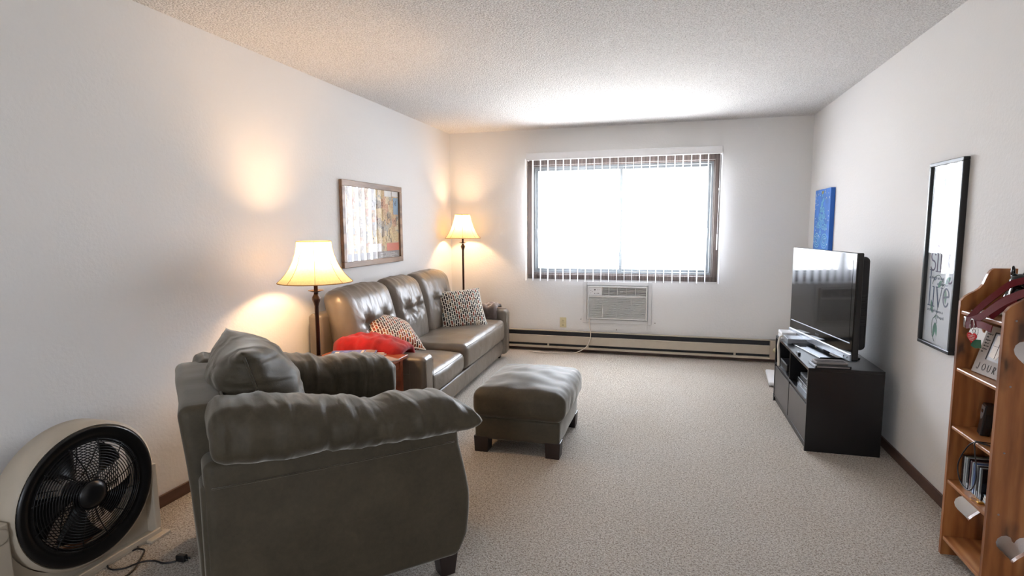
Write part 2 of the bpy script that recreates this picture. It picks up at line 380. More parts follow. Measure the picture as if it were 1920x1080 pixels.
def text_bm(s, size, fn, shear=0, th=.0006, font_scale=(1, 1)):
    cu = bpy.data.curves.new('t', 'FONT'); cu.body = s; cu.size = size; cu.shear = shear; cu.align_x = 'LEFT'
    o = bpy.data.objects.new('t', cu); COL.objects.link(o)
    dg = bpy.context.evaluated_depsgraph_get(); me = o.evaluated_get(dg).to_mesh()
    bm = BM(); bm.from_mesh(me)
    e = bmesh.ops.extrude_face_region(bm, geom=list(bm.faces))
    for g in e['geom']:
        if isinstance(g, bmesh.types.BMVert): g.co.z += th
    for v in bm.verts: v.co = Vector(fn(v.co.x*font_scale[0], v.co.y*font_scale[1], v.co.z))
    o.evaluated_get(dg).to_mesh_clear(); bpy.data.objects.remove(o); bpy.data.curves.remove(cu)
    return bm
def merge(a, b):
    me = bpy.data.meshes.new('tmp'); b.to_mesh(me); b.free(); a.from_mesh(me); bpy.data.meshes.remove(me); return a
def scribble(a0, b0, length, hgt, n, seed):
    rr = random.Random(seed); pts = []
    for i in range(n*2+1):
        pts.append((a0+length*i/(n*2)+rr.uniform(-.25, .25)*length/n, b0+(hgt*(rr.uniform(.4, 1) if rr.random() < .85 else 1.8) if i % 2 else rr.uniform(-.15, .1)*hgt)))
    return pts
# ------------------------------------------------------------------ room shell
T = .14
bm = BM(); box(bm, XL-T, XR+T, YF-T, YB+T, -.12, 0); struct('floor', bm, 'carpet')
bm = BM(); box(bm, XL-T, XR+T, YF-T, YB+T, H, H+.12); struct('ceiling', bm, 'ceiling')
bm = BM(); box(bm, XL-T, XL, YF, YB, 0, H); struct('wall_left', bm, 'wall')
bm = BM(); box(bm, XR, XR+T, YF, YB, 0, H); struct('wall_right', bm, 'wall')
WX0, WX1, WZ0, WZ1 = -1.448, .458, .862, 2.052
def holed_wall(name, y0, y1, x0, x1, z0, z1):
    bm = BM(); plate(bm, [(XL-T, 0), (XR+T, 0), (XR+T, H), (XL-T, H)], [[(x0, z0), (x1, z0), (x1, z1), (x0, z1)]], y1-y0, lambda a, b, t: (a, y0+t, b))
    struct(name, bm, 'wall')
holed_wall('wall_back', YB, YB+T, WX0, WX1, WZ0, WZ1)
BX0, BX1, BZ0, BZ1 = -.9, -.1, .95, 1.80
holed_wall('wall_front', YF-T, YF, BX0, BX1, BZ0, BZ1)  # unseen wall; its opening is added and sized to set the fill light
# the window
win = sempty('window_1')
def frame_bm(x0, x1, z0, z1, wd, y0, y1, r=.003):
    bm = BM()
    hb(bm, x0, x1, y0, y1, z0, z0+wd, r); hb(bm, x0, x1, y0, y1, z1-wd, z1, r)
    hb(bm, x0, x0+wd, y0, y1, z0+wd, z1-wd, r); hb(bm, x1-wd, x1, y0, y1, z0+wd, z1-wd, r); return bm
obj('window_casing', frame_bm(-1.498, .508, .808, 2.105, .052, YB-.014, YB+.004), 'casing', win, False)
obj('window_jamb', frame_bm(WX0, WX1, WZ0, WZ1, .012, YB+.004, YB+.12), 'casing', win, False)
XM = -.483
obj('window_frame', frame_bm(WX0+.012, WX1-.012, WZ0+.012, WZ1-.012, .022, YB+.03, YB+.11), 'alum', win, False)
for i, (a, b, y) in enumerate(((WX0+.03, XM+.018, YB+.045), (XM-.018, WX1-.03, YB+.075))):
    s = obj('window_sash', frame_bm(a, b, WZ0+.03, WZ1-.03, .03, y, y+.025), 'alum', win, False)
    bm = BM(); box(bm, a+.028, b-.028, y+.010, y+.014, WZ0+.058, WZ1-.058); obj('window_pane', bm, 'glass', s, False)
    bm = BM(); xx = a+.015 if i == 0 else b-.015
    hb(bm, xx-.010, xx+.012, y-.012, y, 1.26, 1.36, .003); obj('window_latch', bm, 'alum', s, False)
bm = BM(); hb(bm, WX0-.045, WX1+.045, YB-.02, YB+.02, .842, .862); obj('window_sill', bm, 'casing', win, False)
fill_win = sempty('added_fill_window')  # unseen window added behind the camera to let in fill light
obj('window_frame', frame_bm(BX0, BX1, BZ0, BZ1, .05, YF-.1, YF-.04), 'alum', fill_win, False)  # frame and pane dress the added fill opening
bm = BM(); box(bm, BX0+.05, BX1-.05, YF-.075, YF-.07, BZ0+.05, BZ1-.05); obj('window_pane', bm, 'glass', fill_win, False)
# baseboards
for nm, x0, x1, y0, y1 in (('baseboard_left', XL, XL+.013, YF, YB), ('baseboard_right', XR-.013, XR, YF, YB), ('baseboard_back', XL+.013, XR-.013, YB-.013, YB), ('baseboard_front', XL+.013, XR-.013, YF, YF+.013)):
    bm = BM(); hb(bm, x0, x1, y0, y1, 0, .062, .003); struct(nm, bm, 'brown')
# ------------------------------------------------------------------ vertical blinds
YS = YB-.072
bl = thing('vertical_blind', 'white vertical blind with open slats hanging across the window', 'blind', (-.49, YS, 2.10))
bm = BM(); hb(bm, -1.487, .514, YB-.122, YB-.112, 2.098, 2.172, .003); hb(bm, -1.487, .514, YB-.118, YB, 2.160, 2.172, .003)
hb(bm, -1.487, -1.478, YB-.118, YB, 2.098, 2.165, .002); hb(bm, .505, .514, YB-.118, YB, 2.098, 2.165, .002)
obj('valance', bm, 'white', bl, False, W=True)
bm = BM(); hb(bm, -1.47, .50, YS-.018, YS+.018, 2.118, 2.15, .003); obj('head_rail', bm, 'white', bl, False, W=True)
xs = [986.5, 999.5, 1013.4, 1027.2, 1041.5, 1055.7, 1068.8, 1083, 1097.3, 1112, 1126.5, 1140.6, 1155.5, 1169.8, 1184.1, 1198.7, 1213.8, 1228.9, 1243.9, 1259.8, 1274.9, 1290.4, 1306.1, 1321.3, 1346.5]
def px2x(u, z=.83, y=YS):
    lo, hi = -3, 3
    for _ in range(40):
        mid = (lo+hi)/2; v = Vector((mid, y, z-CAMH)); uu = 960+F*v.dot(r_)/v.dot(f_)
        if uu < u: lo = mid
        else: hi = mid
    return lo
SX = [px2x(u) for u in xs]
for i, x in enumerate(SX):
    bm = BM(); R = Matrix.Rotation(math.radians(4.0+random.uniform(-1.2, 1.2)), 3, 'Z'); n = 6
    vs = []
    for s in (-1,):
        for j in range(n+1):
            t = -1+2*j/n; p = R @ Vector((.0035*(1-t*t)+s*.0005, t*.0445, 0))
            vs.append([bm.verts.new((x+p.x, YS+p.y, zz)) for zz in (.792, 2.118)])
    for j in range(n):
        bm.faces.new((vs[j][0], vs[j+1][0], vs[j+1][1], vs[j][1]))
    obj('slat', bm, 'slat', bl, True, W=True)
bm = BM(); tube(bm, [(.497, YB-.09, 2.1), (.496, YB-.09, 1.75), (.490, YB-.09, 1.30)], .0025); tube(bm, [(.490, YB-.09, 1.30), (.489, YB-.09, 1.14)], .006)
tube(bm, [(.496, YB-.09, 1.76), (.496, YB-.09, 1.74)], .006)
obj('pull_cord', bm, 'white', bl, True, W=True)
# ------------------------------------------------------------------ air conditioner
ac = thing('air_conditioner', 'white through-wall air conditioner set in wall beneath the window', 'air conditioner', (-.505, YB, .33))
bm = BM()
for a, b, c, d in ((-.869, -.828, .332, .788), (-.177, -.139, .332, .788), (-.828, -.177, .332, .372), (-.828, -.177, .748, .788)): hb(bm, a, b, YB-.022, YB, c, d, .004)
obj('wall_sleeve', bm, 'acwhite', ac, False, W=True)
bm = BM(); hb(bm, -.822, -.183, YB-.012, YB, .378, .742, .003); body = obj('housing', bm, 'acdark', ac, False, W=True)
bm = BM()
y0, y1 = YB-.040, YB-.010
hb(bm, -.822, -.806, y0, y1, .378, .742); hb(bm, -.199, -.183, y0, y1, .378, .742)
hb(bm, -.806, -.199, y0, y1, .726, .742); hb(bm, -.806, -.199, y0, y1, .622, .640); hb(bm, -.806, -.199, y0, y1, .378, .394)
hb(bm, -.672, -.660, y0, y1, .640, .726)
obj('front_panel', bm, 'acwhite', ac, False, W=True)
bm = BM(); n = 19
for i in range(n):
    z = .400+i*(.216/(n-1)); box(bm, -.806, -.199, YB-.038, YB-.018, z-.0028, z+.0028, Matrix.Rotation(-.5, 3, 'X'))
for x in (-.655, -.505, -.350): box(bm, x-.002, x+.002, YB-.037, YB-.02, .394, .622)
obj('intake_grille', bm, 'acwhite', ac, False, W=True)
bm = BM()
for i in range(6):
    z = .648+i*.0145; box(bm, -.660, -.199, YB-.034, YB-.018, z-.002, z+.002, Matrix.Rotation(.4, 3, 'X'))
for x in (-.590, -.500, -.405, -.310): box(bm, x-.003, x+.003, YB-.036, YB-.016, .640, .726)
box(bm, -.470, -.440, YB-.040, YB-.034, .680, .688)
obj('air_outlet_louvre', bm, 'acwhite', ac, False, W=True)
bm = BM(); hb(bm, -.806, -.672, YB-.036, YB-.012, .640, .726, .003); pn = obj('control_panel', bm, 'white', ac, False, W=True)
bm = BM()
for bi, (x, z, r) in enumerate(((-.740, .700, .0075), (-.784, .692, .003), (-.784, .664, .003), (-.742, .660, .004), (-.716, .662, .004), (-.698, .662, .004), (-.710, .702, .0025), (-.694, .702, .0025), (-.768, .680, .003))):
    if bi: bm = BM()
    lathe(bm, [(r, 0), (r, -.003), (r*.8, -.004)], (x, YB-.036, z), 12, 'y')
    obj('button', bm, 'acdark', pn, True, W=True)
bm = BM(); cord = catmull([(-.795, YB-.03, .385), (-.795, YB-.052, .36), (-.79, YB-.06, .30), (-.775, YB-.085, .215), (-.785, YB-.11, .14), (-.83, YB-.13, .07), (-.93, YB-.15, .018), (-1.05, YB-.17, .008), (-1.25, YB-.19, .007), (-1.45, YB-.16, .007)], 8)
tube(bm, cord, .0045); obj('power_cord', bm, 'cordw', ac, True, W=True, label='cream power cord looping down to the floor')
# wall outlet, screws
ou = thing('wall_outlet', 'cream electrical outlet plate on the back wall left of air conditioner', 'outlet', (-1.094, YB, .32))
bm = BM(); hb(bm, -1.130, -1.058, YB-.006, YB, .264, .377, .003); pl = obj('cover_plate', bm, 'cream', ou, False, W=True)
for z in (.345, .296):
    bm = BM(); rbox(bm, (-1.094, YB-.007, z), (.017, .003, .014), .003, 1, 2); so = obj('socket', bm, 'cream', pl, True, W=True)
    bm = BM(); box(bm, -1.102, -1.100, YB-.0105, YB-.009, z-.002, z+.006); box(bm, -1.088, -1.086, YB-.0105, YB-.009, z-.002, z+.006); box(bm, -1.096, -1.092, YB-.0105, YB-.009, z-.010, z-.006)
    bm.free()
bm = BM(); box(bm, -1.103, -1.100, YB-.0106, YB-.009, .341, .350); box(bm, -1.088, -1.085, YB-.0106, YB-.009, .341, .350); box(bm, -1.096, -1.091, YB-.0106, YB-.009, .333, .337)
box(bm, -1.103, -1.100, YB-.0106, YB-.009, .292, .301); box(bm, -1.088, -1.085, YB-.0106, YB-.009, .292, .301); box(bm, -1.096, -1.091, YB-.0106, YB-.009, .284, .288); box(bm, -1.096, -1.092, YB-.0075, YB-.005, .319, .322)
obj('socket_slot', bm, 'matte', pl, False, W=True)
for (x, z), lb in (((-.505, .262), 'small wall screw just under the middle of the air conditioner'), ((-.10, .352), 'small wall screw right of air conditioner'), ((-.895, .365), 'small wall screw left of air conditioner')):
    bm = BM(); lathe(bm, [(.006, 0), (.006, -.004), (.003, -.006)], (0, 0, 0), 10, 'y'); solo('wall_screw', bm, 'greyp', lb, 'screw', (x, YB, z))
# ------------------------------------------------------------------ baseboard heater
he = thing('baseboard_heater', 'long beige baseboard heater with dark slots along the back wall', 'heater', (-.6, YB-.05, .036))
YH = YB-.075
bm = BM(); hb(bm, -2.35, 1.31, YB-.022, YB-.013, .038, .232, .002); hb(bm, -2.35, 1.31, YH+.006, YB-.013, .227, .234, .002); obj('back_plate', bm, 'beige', he, False, W=True)
bm = BM(); hb(bm, -2.33, 1.03, YH+.02, YB-.024, .062, .222, .002); obj('heating_element', bm, 'fins', he, False, W=True)
bm = BM(); rbox(bm, (-.65, YH+.006, .133), (1.68, .007, .044), .004, 1, 2); hb(bm, -2.33, 1.03, YH-.004, YH+.012, .168, .181, .003); obj('front_cover', bm, 'beigelt', he, False, W=True)
bm = BM(); hb(bm, -2.33, 1.03, YH, YB-.024, .038, .062, .003); obj('bottom_rail', bm, 'beigelt', he, False, W=True)
bm = BM(); hb(bm, 1.03, 1.31, YH-.003, YB-.013, .038, .234, .004); ec = obj('end_cap', bm, 'beige', he, False, W=True)
bm = BM(); lathe(bm, [(.027, 0), (.027, -.006), (.020, -.008), (.019, -.022), (.016, -.024)], (1.085, YH-.003, .135), 24, 'y'); obj('thermostat_knob', bm, 'cream', ec, True, W=True)
for x in (-1.25, -.81, .70):
    bm = BM(); hb(bm, x-.010, x+.010, YH+.002, YH+.016, .060, .092, .002); obj('clip', bm, 'beigelt', he, False, W=True)
# ------------------------------------------------------------------ cushion helpers
def softbox(c, half, r, n, puff=(0, 0, 0), wr=None, m=4, extra=None):
    bm = BM(); hx, hy, hz = half
    def fn(p):
        a, b, g = p.x/hx, p.y/hy, p.z/hz
        f = lambda u, v: max(0, (1-u*u))*max(0, (1-v*v))
        q = Vector((p.x+puff[0]*a*f(b, g), p.y+puff[1]*b*f(a, g), p.z+puff[2]*g*f(a, b)))
        if wr:
            for amp, sc, seed in wr:
                d = q.normalized(); q += Vector((d.x, d.y, d.z))*amp*nz(q, sc, seed)
        if extra: q = extra(q, a, b, g)
        return q
    rbox(bm, c, half, r, n, m, fn); return bm
def pillow_bm(w, h, t, n=30, seed=0, crease=.006):
    """knife-edge square cushion, local: x width, y height, z thickness"""
    bm = BM(); G = {}
    for s in (1, -1):
        for i in range(n+1):
            for j in range(n+1):
                u, v = -1+2*i/n, -1+2*j/n
                e = (1-abs(u)**2.6)*(1-abs(v)**2.6); z = s*t/2*max(e, 0)**.55
                pinch = 1-.05*(1-u*u)*0-.0
                x = u*w/2*(1-.07*(1-v*v)*abs(u)**3*-1*0) ; y = v*h/2
                x *= 1-.06*(1-abs(v)**2)*abs(u)**2; y *= 1-.06*(1-abs(u)**2)*abs(v)**2
                if s == -1 and (i in (0, n) or j in (0, n)): G[(s, i, j)] = G[(1, i, j)]; continue
                z += s*crease*nz((x, y, s), (9, 9, 1), seed)*max(e, 0)**.3
                G[(s, i, j)] = bm.verts.new((x, y, z))
    for s in (1, -1):
        for i in range(n):
            for j in range(n):
                q = [G[(s, i, j)], G[(s, i+1, j)], G[(s, i+1, j+1)], G[(s, i, j+1)]]
                bm.faces.new(q if s == 1 else q[::-1])
    return bm
def edge_loop(w, h, n=30):
    P = []
    def pt(u, v): return (u*w/2*(1-.06*(1-v*v)*u*u), v*h/2*(1-.06*(1-u*u)*v*v), 0)
    for i in range(n): P.append(pt(-1+2*i/n, -1))
    for i in range(n): P.append(pt(1, -1+2*i/n))
    for i in range(n): P.append(pt(1-2*i/n, 1))
    for i in range(n): P.append(pt(-1, 1-2*i/n))
    return P
# ------------------------------------------------------------------ leather sofa (local: x along length away from camera, y towards the wall, z up)
SA = math.radians(1.8)
sofa = thing('leather_sofa', 'taupe leather three-seat sofa with tufted back along the left wall', 'sofa', (-1.535, 3.36, 0), (0, 0, PI/2+SA))
SL = 2.35; SD = .83
bm = BM(); rbox(bm, (SL/2, .03+(SD-.03)/2, .125), (SL/2-.02, (SD-.03)/2, .075), .02, (24, 8, 2), 3, lambda p: p+Vector((0, -.008*(1-abs(p.z)/.075), 0))); obj('base', bm, 'leather', sofa)
for x in (.08, SL-.08):
    for y in (.10, SD-.06):
        bm = BM(); hb(bm, x-.03, x+.03, y-.03, y+.03, 0, .055); obj('leg', bm, 'darkleg', sofa, False)
def arm_fn(p):
    t = (p.z+.235)/.47
    return Vector((p.x*(1-.10*(1-t)) - ARMF*.085*max(0, min(1, (p.y-.22)/.16)), p.y, p.z - .012*max(0, p.y/.4)**2))
for x0 in (.0, SL-.165):
    ARMF = 1 if x0 == 0 else 0
    bm = BM(); rbox(bm, (x0+.0825, SD/2-.005, .29), (.0825, SD/2+.005, .238), .038, (3, 10, 8), 4, arm_fn); ar = obj('armrest', bm, 'leather', sofa)
    bm = BM()
    for xx in (x0+.022, x0+.143): tube(bm, [(xx, -.0115+.002, .07), (xx, -.0115, .49)], .0022, 6)
    sx_ = x0-.0005 if x0 == 0 else x0+.1655
    tube(bm, [(sx_+(.009 if x0 == 0 else -.009), .10, .06), (sx_+(.002 if x0 == 0 else -.002), .10, .48)], .0020, 6); tube(bm, [(sx_+.0035, .10, .41), (sx_+.0035, .62, .41)], .002, 6)
    obj('stitching', bm, 'leather', ar)
bm = BM(); rbox(bm, (SL/2-.03, SD-.055, .43), (SL/2+.005, .055, .37), .03, (20, 2, 8), 3); obj('back_frame', bm, 'leather', sofa)
def seatc(x0, x1, y0, y1, z0, z1, seed):
    hx, hy, hz = (x1-x0)/2, (y1-y0)/2, (z1-z0)/2
    def ex(q, a, b, g):
        if g > 0: q.z += .008*nz(q, (9, 5, 1), seed)
        return q
    bm = softbox(((x0+x1)/2, (y0+y1)/2, (z0+z1)/2), (hx, hy, hz), .05, (26, 16, 5), (0.004, .014, .022), [(.006, (7, 14, 10), seed)], 5, ex)
    c = obj('seat_cushion', bm, 'leather', sofa)
    bm = BM(); tube(bm, [(x0+.05+(x1-x0-.1)*i/12, y0-.004-.006*math.sin(PI*i/12)+.012, z1-.018+.0*i) for i in range(13)], .0028, 6)
    obj('piping', bm, 'leather', c); return c
seatc(.17, .90, .010, .60, .205, .375, 3)
seatc(.90, 2.175, -.005, .60, .215, .425, 8)
def backc(x0, x1, seed):
    hx, hy, hz = (x1-x0)/2, .10, .285; b2 = [(-hx*.36, .03), (hx*.36, .03)]
    def ex(q, a, b, g):
        if b < .2:
            for bx, bz in b2:
                dx, dz = q.x-bx, q.z-bz; d = math.hypot(dx, dz)
                q.y += .050*math.exp(-(d/.055)**2)+.012*math.exp(-(dz/.018)**2)*math.exp(-(dx/.10)**2)
                ang = math.atan2(dz, dx); q.y += .007*math.cos(ang*9+seed)*math.exp(-((d-.07)/.05)**2)
        q.y += .006*nz(q, (26, 2, 6), seed)*(.5+.5*g)
        if g > .3: q.z += .010*nz(q, (30, 9, 2), seed+5)*(g-.3)
        # the top rolls back towards the wall
        q.y += .055*(g*.5+.5)**2+.03*g; return q
    bm = softbox(((x0+x1)/2, .615, .665), (hx, hy, hz), .085, (30, 6, 24), (.004, .035, .018), [(.005, (8, 8, 10), seed)], 6, ex)
    return obj('back_cushion', bm, 'leatherw', sofa)
CB = [.03, .78, 1.38, 2.12]
for i in range(3): backc(CB[i]+.004, CB[i+1]-.004, 11+i*7)
# ------------------------------------------------------------------ cushions and throws on the sofa
def euler_from(nrm, up):
    z = Vector(nrm).normalized(); y = Vector(up); y = (y-z*y.dot(z)).normalized(); x = y.cross(z)
    return Matrix((x, y, z)).transposed().to_euler()
pc = thing('throw_pillow', 'brick-patterned throw pillow at the near end of sofa beside red blanket', 'pillow', (-2.000, 3.80, .606), euler_from((.45, -.032, .894), (-.67, .655, .36)))
c_ = obj('cushion', pillow_bm(.44, .42, .16, seed=2), 'pil1', pc); bm = BM(); tube(bm, edge_loop(.44, .42), .005, 6, True); obj('piping', bm, 'pilback', pc)
pc = thing('throw_pillow', 'brick-patterned throw pillow standing upright against far arm of sofa', 'pillow', (-1.915, 5.12, .585), euler_from((.489, -.708, .491), (-.27, .28, .857)))
obj('cushion', pillow_bm(.44, .42, .14, seed=5), 'pil2', pc); bm = BM(); tube(bm, edge_loop(.44, .42), .004, 6, True); obj('piping', bm, 'pilback', pc)
def drape(name, mat, label, cat, loc, rot, prof, length, th, seed, amp=.012, taper=0, rise=0):
    """cloth hung over an arm: prof = list of (across, z); runs 'length' along local y"""
    bm = BM(); pr_ = catmull([(a, 0, b) for a, b in prof], 8); n = 36; R = []
    for k, off in ((0, 0), (1, th)):
        row = []
        for j in range(n+1):
            v = j/n; rr = []
            for i, p in enumerate(pr_):
                t = pr_[min(i+1, len(pr_)-1)]-pr_[max(i-1, 0)]; nn = Vector((-t.z, 0, t.x)).normalized()
                d = off+amp*(nz((p.x*1.0, v*length, p.z), (14, 18, 9), seed)+.5*nz((p.x, v*length, p.z), (30, 34, 20), seed+3))*(.2+k)
                q = p+nn*(max(d, .001) if k else d*.3)
                if k: q -= nn*0.6*th*(abs(2*v-1)**6)
                rr.append(bm.verts.new((q.x, v*length*(1-taper*abs(p.x))+.012*nz((p.x, 0, p.z), (9, 1, 9), seed+9), q.z+(rise*math.sin(min(1, v*1.25)*PI/2)*k if rise else 0))))
            row.append(rr)
        R.append(row)
    m_ = len(pr_)
    for k in (0, 1):
        for j in range(n):
            for i in range(m_-1):
                q = [R[k][j][i], R[k][j][i+1], R[k][j+1][i+1], R[k][j+1][i]]; bm.faces.new(q if k else q[::-1])
    for j in range(n):
        for i in (0, m_-1): bm.faces.new((R[0][j][i], R[0][j+1][i], R[1][j+1][i], R[1][j][i]))
    for i in range(m_-1):
        for j in (0, n): bm.faces.new((R[0][j][i], R[1][j][i], R[1][j][i+1], R[0][j][i+1]))
    return solo(name, bm, mat, label, cat, loc, rot)
drape('fleece_blanket', 'red', 'bright red fleece blanket folded over the near arm of sofa', 'blanket', (-1.685, 3.44, 0), (0, 0, PI/2+SA),
      [(-.095, .45), (-.098, .50), (-.085, .545), (-.02, .556), (.06, .552), (.097, .53), (.112, .47), (.118, .40)], .50, .060, 4, .013, 0, .042)
drape('throw_blanket', 'throw', 'dark brown throw draped over the far arm of sofa', 'blanket', (-1.69, 5.625, 0), (0, 0, PI/2+SA),
      [(-.115, .435), (-.108, .49), (-.085, .545), (0, .556), (.06, .552), (.092, .53)], .26, .026, 9, .016)
# ------------------------------------------------------------------ end table, lamps, magazines
et = thing('end_table', 'cherry brown end table between armchair and sofa holding lamp and magazines', 'table', (-1.92, 3.06, 0))
bm = BM(); hb(bm, -2.18, -1.632, 2.80, 3.335, .530, .553, .004); obj('table_top', bm, 'cherry', et, False, W=True)
bm = BM()
for a in ((-2.15, -1.665, 2.83, 2.845), (-2.15, -1.665, 3.29, 3.305), (-2.15, -2.135, 2.845, 3.29), (-1.68, -1.665, 2.845, 3.29)): box(bm, *a, .47, .530)
obj('apron', bm, 'cherry', et, False, W=True)
for x in (-2.14, -1.68):
    for y in (2.845, 3.29): bm = BM(); hb(bm, x-.022, x+.022, y-.022, y+.022, 0, .530); obj('leg', bm, 'cherry', et, False, W=True)
bm = BM(); hb(bm, -2.17, -1.68, 2.845, 3.29, .15, .166); obj('lower_shelf', bm, 'cherry', et, False, W=True)
def lamp(name, label, loc, zb, pole_top, sh_bot, sh_top, rb, rt, prof, watts, base_r, sc=1.0):
    t = thing(name, label, 'lamp', (loc[0], loc[1], zb))
    h = lambda z: z-zb
    bm = BM(); lathe(bm, [(base_r, 0), (base_r, .008), (base_r*.92, .016), (base_r*.45, .024), (.022, .034), (.016, .05)]); obj('base', bm, 'bronze', t)
    kz = h(sh_bot)-.075*sc
    bm = BM(); lathe(bm, [(.0125*sc, .04), (.0125*sc, kz-.075*sc), (.016*sc, kz-.058*sc), (.027*sc, kz-.030*sc), (.024*sc, kz-.018*sc), (.015*sc, kz-.004*sc), (.013*sc, kz+.01*sc)], seg=20); obj('pole', bm, 'bronze', t)
    bm = BM(); lathe(bm, [(.012*sc, kz+.012*sc), (.046*sc, kz+.022*sc), (.047*sc, kz+.024*sc), (.012*sc, kz+.018*sc)], seg=28); obj('drip_plate', bm, 'bronze', t)
    bm = BM(); lathe(bm, [(.012*sc, kz+.015*sc), (.012*sc, h(sh_bot)+.03), (.018, h(sh_bot)+.035), (.018, h(sh_bot)+.075)], seg=16); obj('socket', bm, 'bronze', t)
    z0, z1 = h(sh_bot), h(sh_top)
    zc = z0+.135*(z1-z0)/.25+.01
    bm = BM(); lathe(bm, [(.001, zc+.034), (.018, zc+.028), (.028, zc+.005), (.026, zc-.012), (.014, zc-.04), (.013, zc-.058)], seg=16)
    bt = NT('bulb_glow'); bt.p.inputs['Emission Color'].default_value = (1, .72, .42, 1); bt.p.inputs['Emission Strength'].default_value = 6
    bt.set(bt.ramp(bt.noise(bt.mapping(), 5), [(.3, (.9, .85, .7, 1)), (.7, (1, .95, .8, 1))]), .5)
    bulb = obj('bulb', bm, bt.m, t)
    try: bulb.visible_shadow = True
    except Exception: pass
    # shade: thin two sided cloth cone with slightly faceted panels
    bm = BM(); seg = 64; rings = []
    for off in (0, .0012):
        ring_set = []
        for tt, r in prof:
            z = z1+(z0-z1)*tt; rg = []
            for k in range(seg):
                a = 2*PI*k/seg; f = 1-.012*math.sin(4*a)**2*(.4+tt)
                rr = (r-off)*f; rg.append(bm.verts.new((rr*math.cos(a), rr*math.sin(a), z)))
            ring_set.append(rg)
        rings.append(ring_set)
    for s_ in range(2):
        for A, B in zip(rings[s_], rings[s_][1:]):
            for k in range(seg):
                q = (A[k], A[(k+1) % seg], B[(k+1) % seg], B[k]); bm.faces.new(q if s_ else q[::-1])
    # single layer is enough for translucency: keep only the outer skin
    bmesh.ops.delete(bm, geom=[v for rg in rings[1] for v in rg], context='VERTS')
    sh = obj('lamp_shade', bm, 'shade', t)
    bm = BM()
    for r, z, rr in ((prof[0][1], z1, .0028), (prof[-1][1], z0, .0032)): tube(bm, [(r*math.cos(2*PI*k/48)*.997, r*math.sin(2*PI*k/48)*.997, z) for k in range(48)], rr, 6, True)
    for k in range(8):
        a = 2*PI*k/8+ROT8; pts = [((r+.0008)*math.cos(a), (r+.0008)*math.sin(a), z1+(z0-z1)*tt) for tt, r in prof]; tube(bm, pts, .0013, 5)
    obj('shade_trim', bm, 'ribs', sh, label='tan cord trim along shade seams and rims')
    bm = BM()
    for k in range(3):
        a = 2*PI*k/3; tube(bm, [(0, 0, z1-.006), (prof[0][1]*math.cos(a)*.98, prof[0][1]*math.sin(a)*.98, z1-.002)], .0016, 5)
    hp = [(.0, .0, z1-.006)]
    for s_ in (-1, 1): tube(bm, catmull([(0, s_*.012, z0+.05), (0, s_*.05, z0+.09), (0, s_*.045, z1-.05), (0, 0, z1-.008)], 5), .0016, 5)
    obj('harp', bm, 'bronze', t)
    l = bpy.data.lights.new('lamp_light', 'POINT'); l.energy = watts; l.color = (1, .63, .33); l.shadow_soft_size = .035
    lo = bpy.data.objects.new('lamp_light', l); COL.objects.link(lo); lo.parent = t; lo.location = (0, 0, zc+.0)
    bulb.hide_render = False
    return t, zc
ROT8 = math.atan2(-2.97, 1.98)
P1 = [(0, .100), (.12, .103), (.3, .112), (.5, .129), (.65, .147), (.8, .172), (.9, .194), (1, .220)]
lamp('table_lamp', 'lit bronze table lamp with cream bell shade on the end table', (-2.068, 2.985), .553, 0, 1.058, 1.306, .22, .1, P1, LAMP_W1, .085)
ROT8 = math.atan2(-5.88, 2.19)
P2 = [(0, .083), (.12, .089), (.3, .101), (.5, .119), (.65, .136), (.8, .156), (.9, .174), (1, .197)]
lamp('floor_lamp', 'lit bronze floor lamp with cream shade in the corner behind sofa', (-2.180, 5.885), 0, 0, 1.262, 1.520, .197, .083, P2, LAMP_W2, .125, .9)
def magazine(label, x, y, z, w, h, th, rz, mat, extras, group='magazines on the end table'):
    t = thing('magazine', label, 'magazine', (x, y, z), (0, 0, rz), group)
    bm = BM(); hb(bm, -w/2, w/2, -h/2, h/2, .0004, th-.0004, .0004); obj('pages', bm, 'magw', t, False)
    bm = BM(); box(bm, -w/2-.001, w/2+.001, -h/2-.001, h/2+.001, th-.0004, th+.0002); cv = obj('cover', bm, mat, t, False)
    for m_, x0, x1, y0, y1 in extras:
        bm = BM(); box(bm, x0, x1, y0, y1, th+.0002, th+.0006); obj('cover_picture', bm, m_, cv, False)
    return t
zt = .5535
magazine('grey magazine at the bottom of the pile, its corner sticking out right', -1.78, 3.135, zt, .215, .28, .006, math.radians(62), 'magg', [('magw', -.09, .09, .09, .12)])
magazine('white-edged magazine under the blue one on the end table', -1.90, 3.16, zt+.0062, .215, .28, .007, math.radians(100), 'magw', [('magg', -.09, .09, -.12, 0)])
magazine('magazine with grey and cream cover second from top of pile', -1.885, 3.145, zt+.0136, .21, .275, .006, math.radians(84), 'magg', [('magw', -.09, .05, .06, .12)])
magazine('glossy magazine with blue sky and red cover on top of pile', -1.93, 3.15, zt+.0200, .22, .285, .007, math.radians(112), 'magblue', [('magred', -.105, .0, -.135, -.06), ('magg', .0, .105, -.135, -.07), ('magw', -.07, .07, .095, .12), ('magw', -.10, .10, -.06, -.045)])
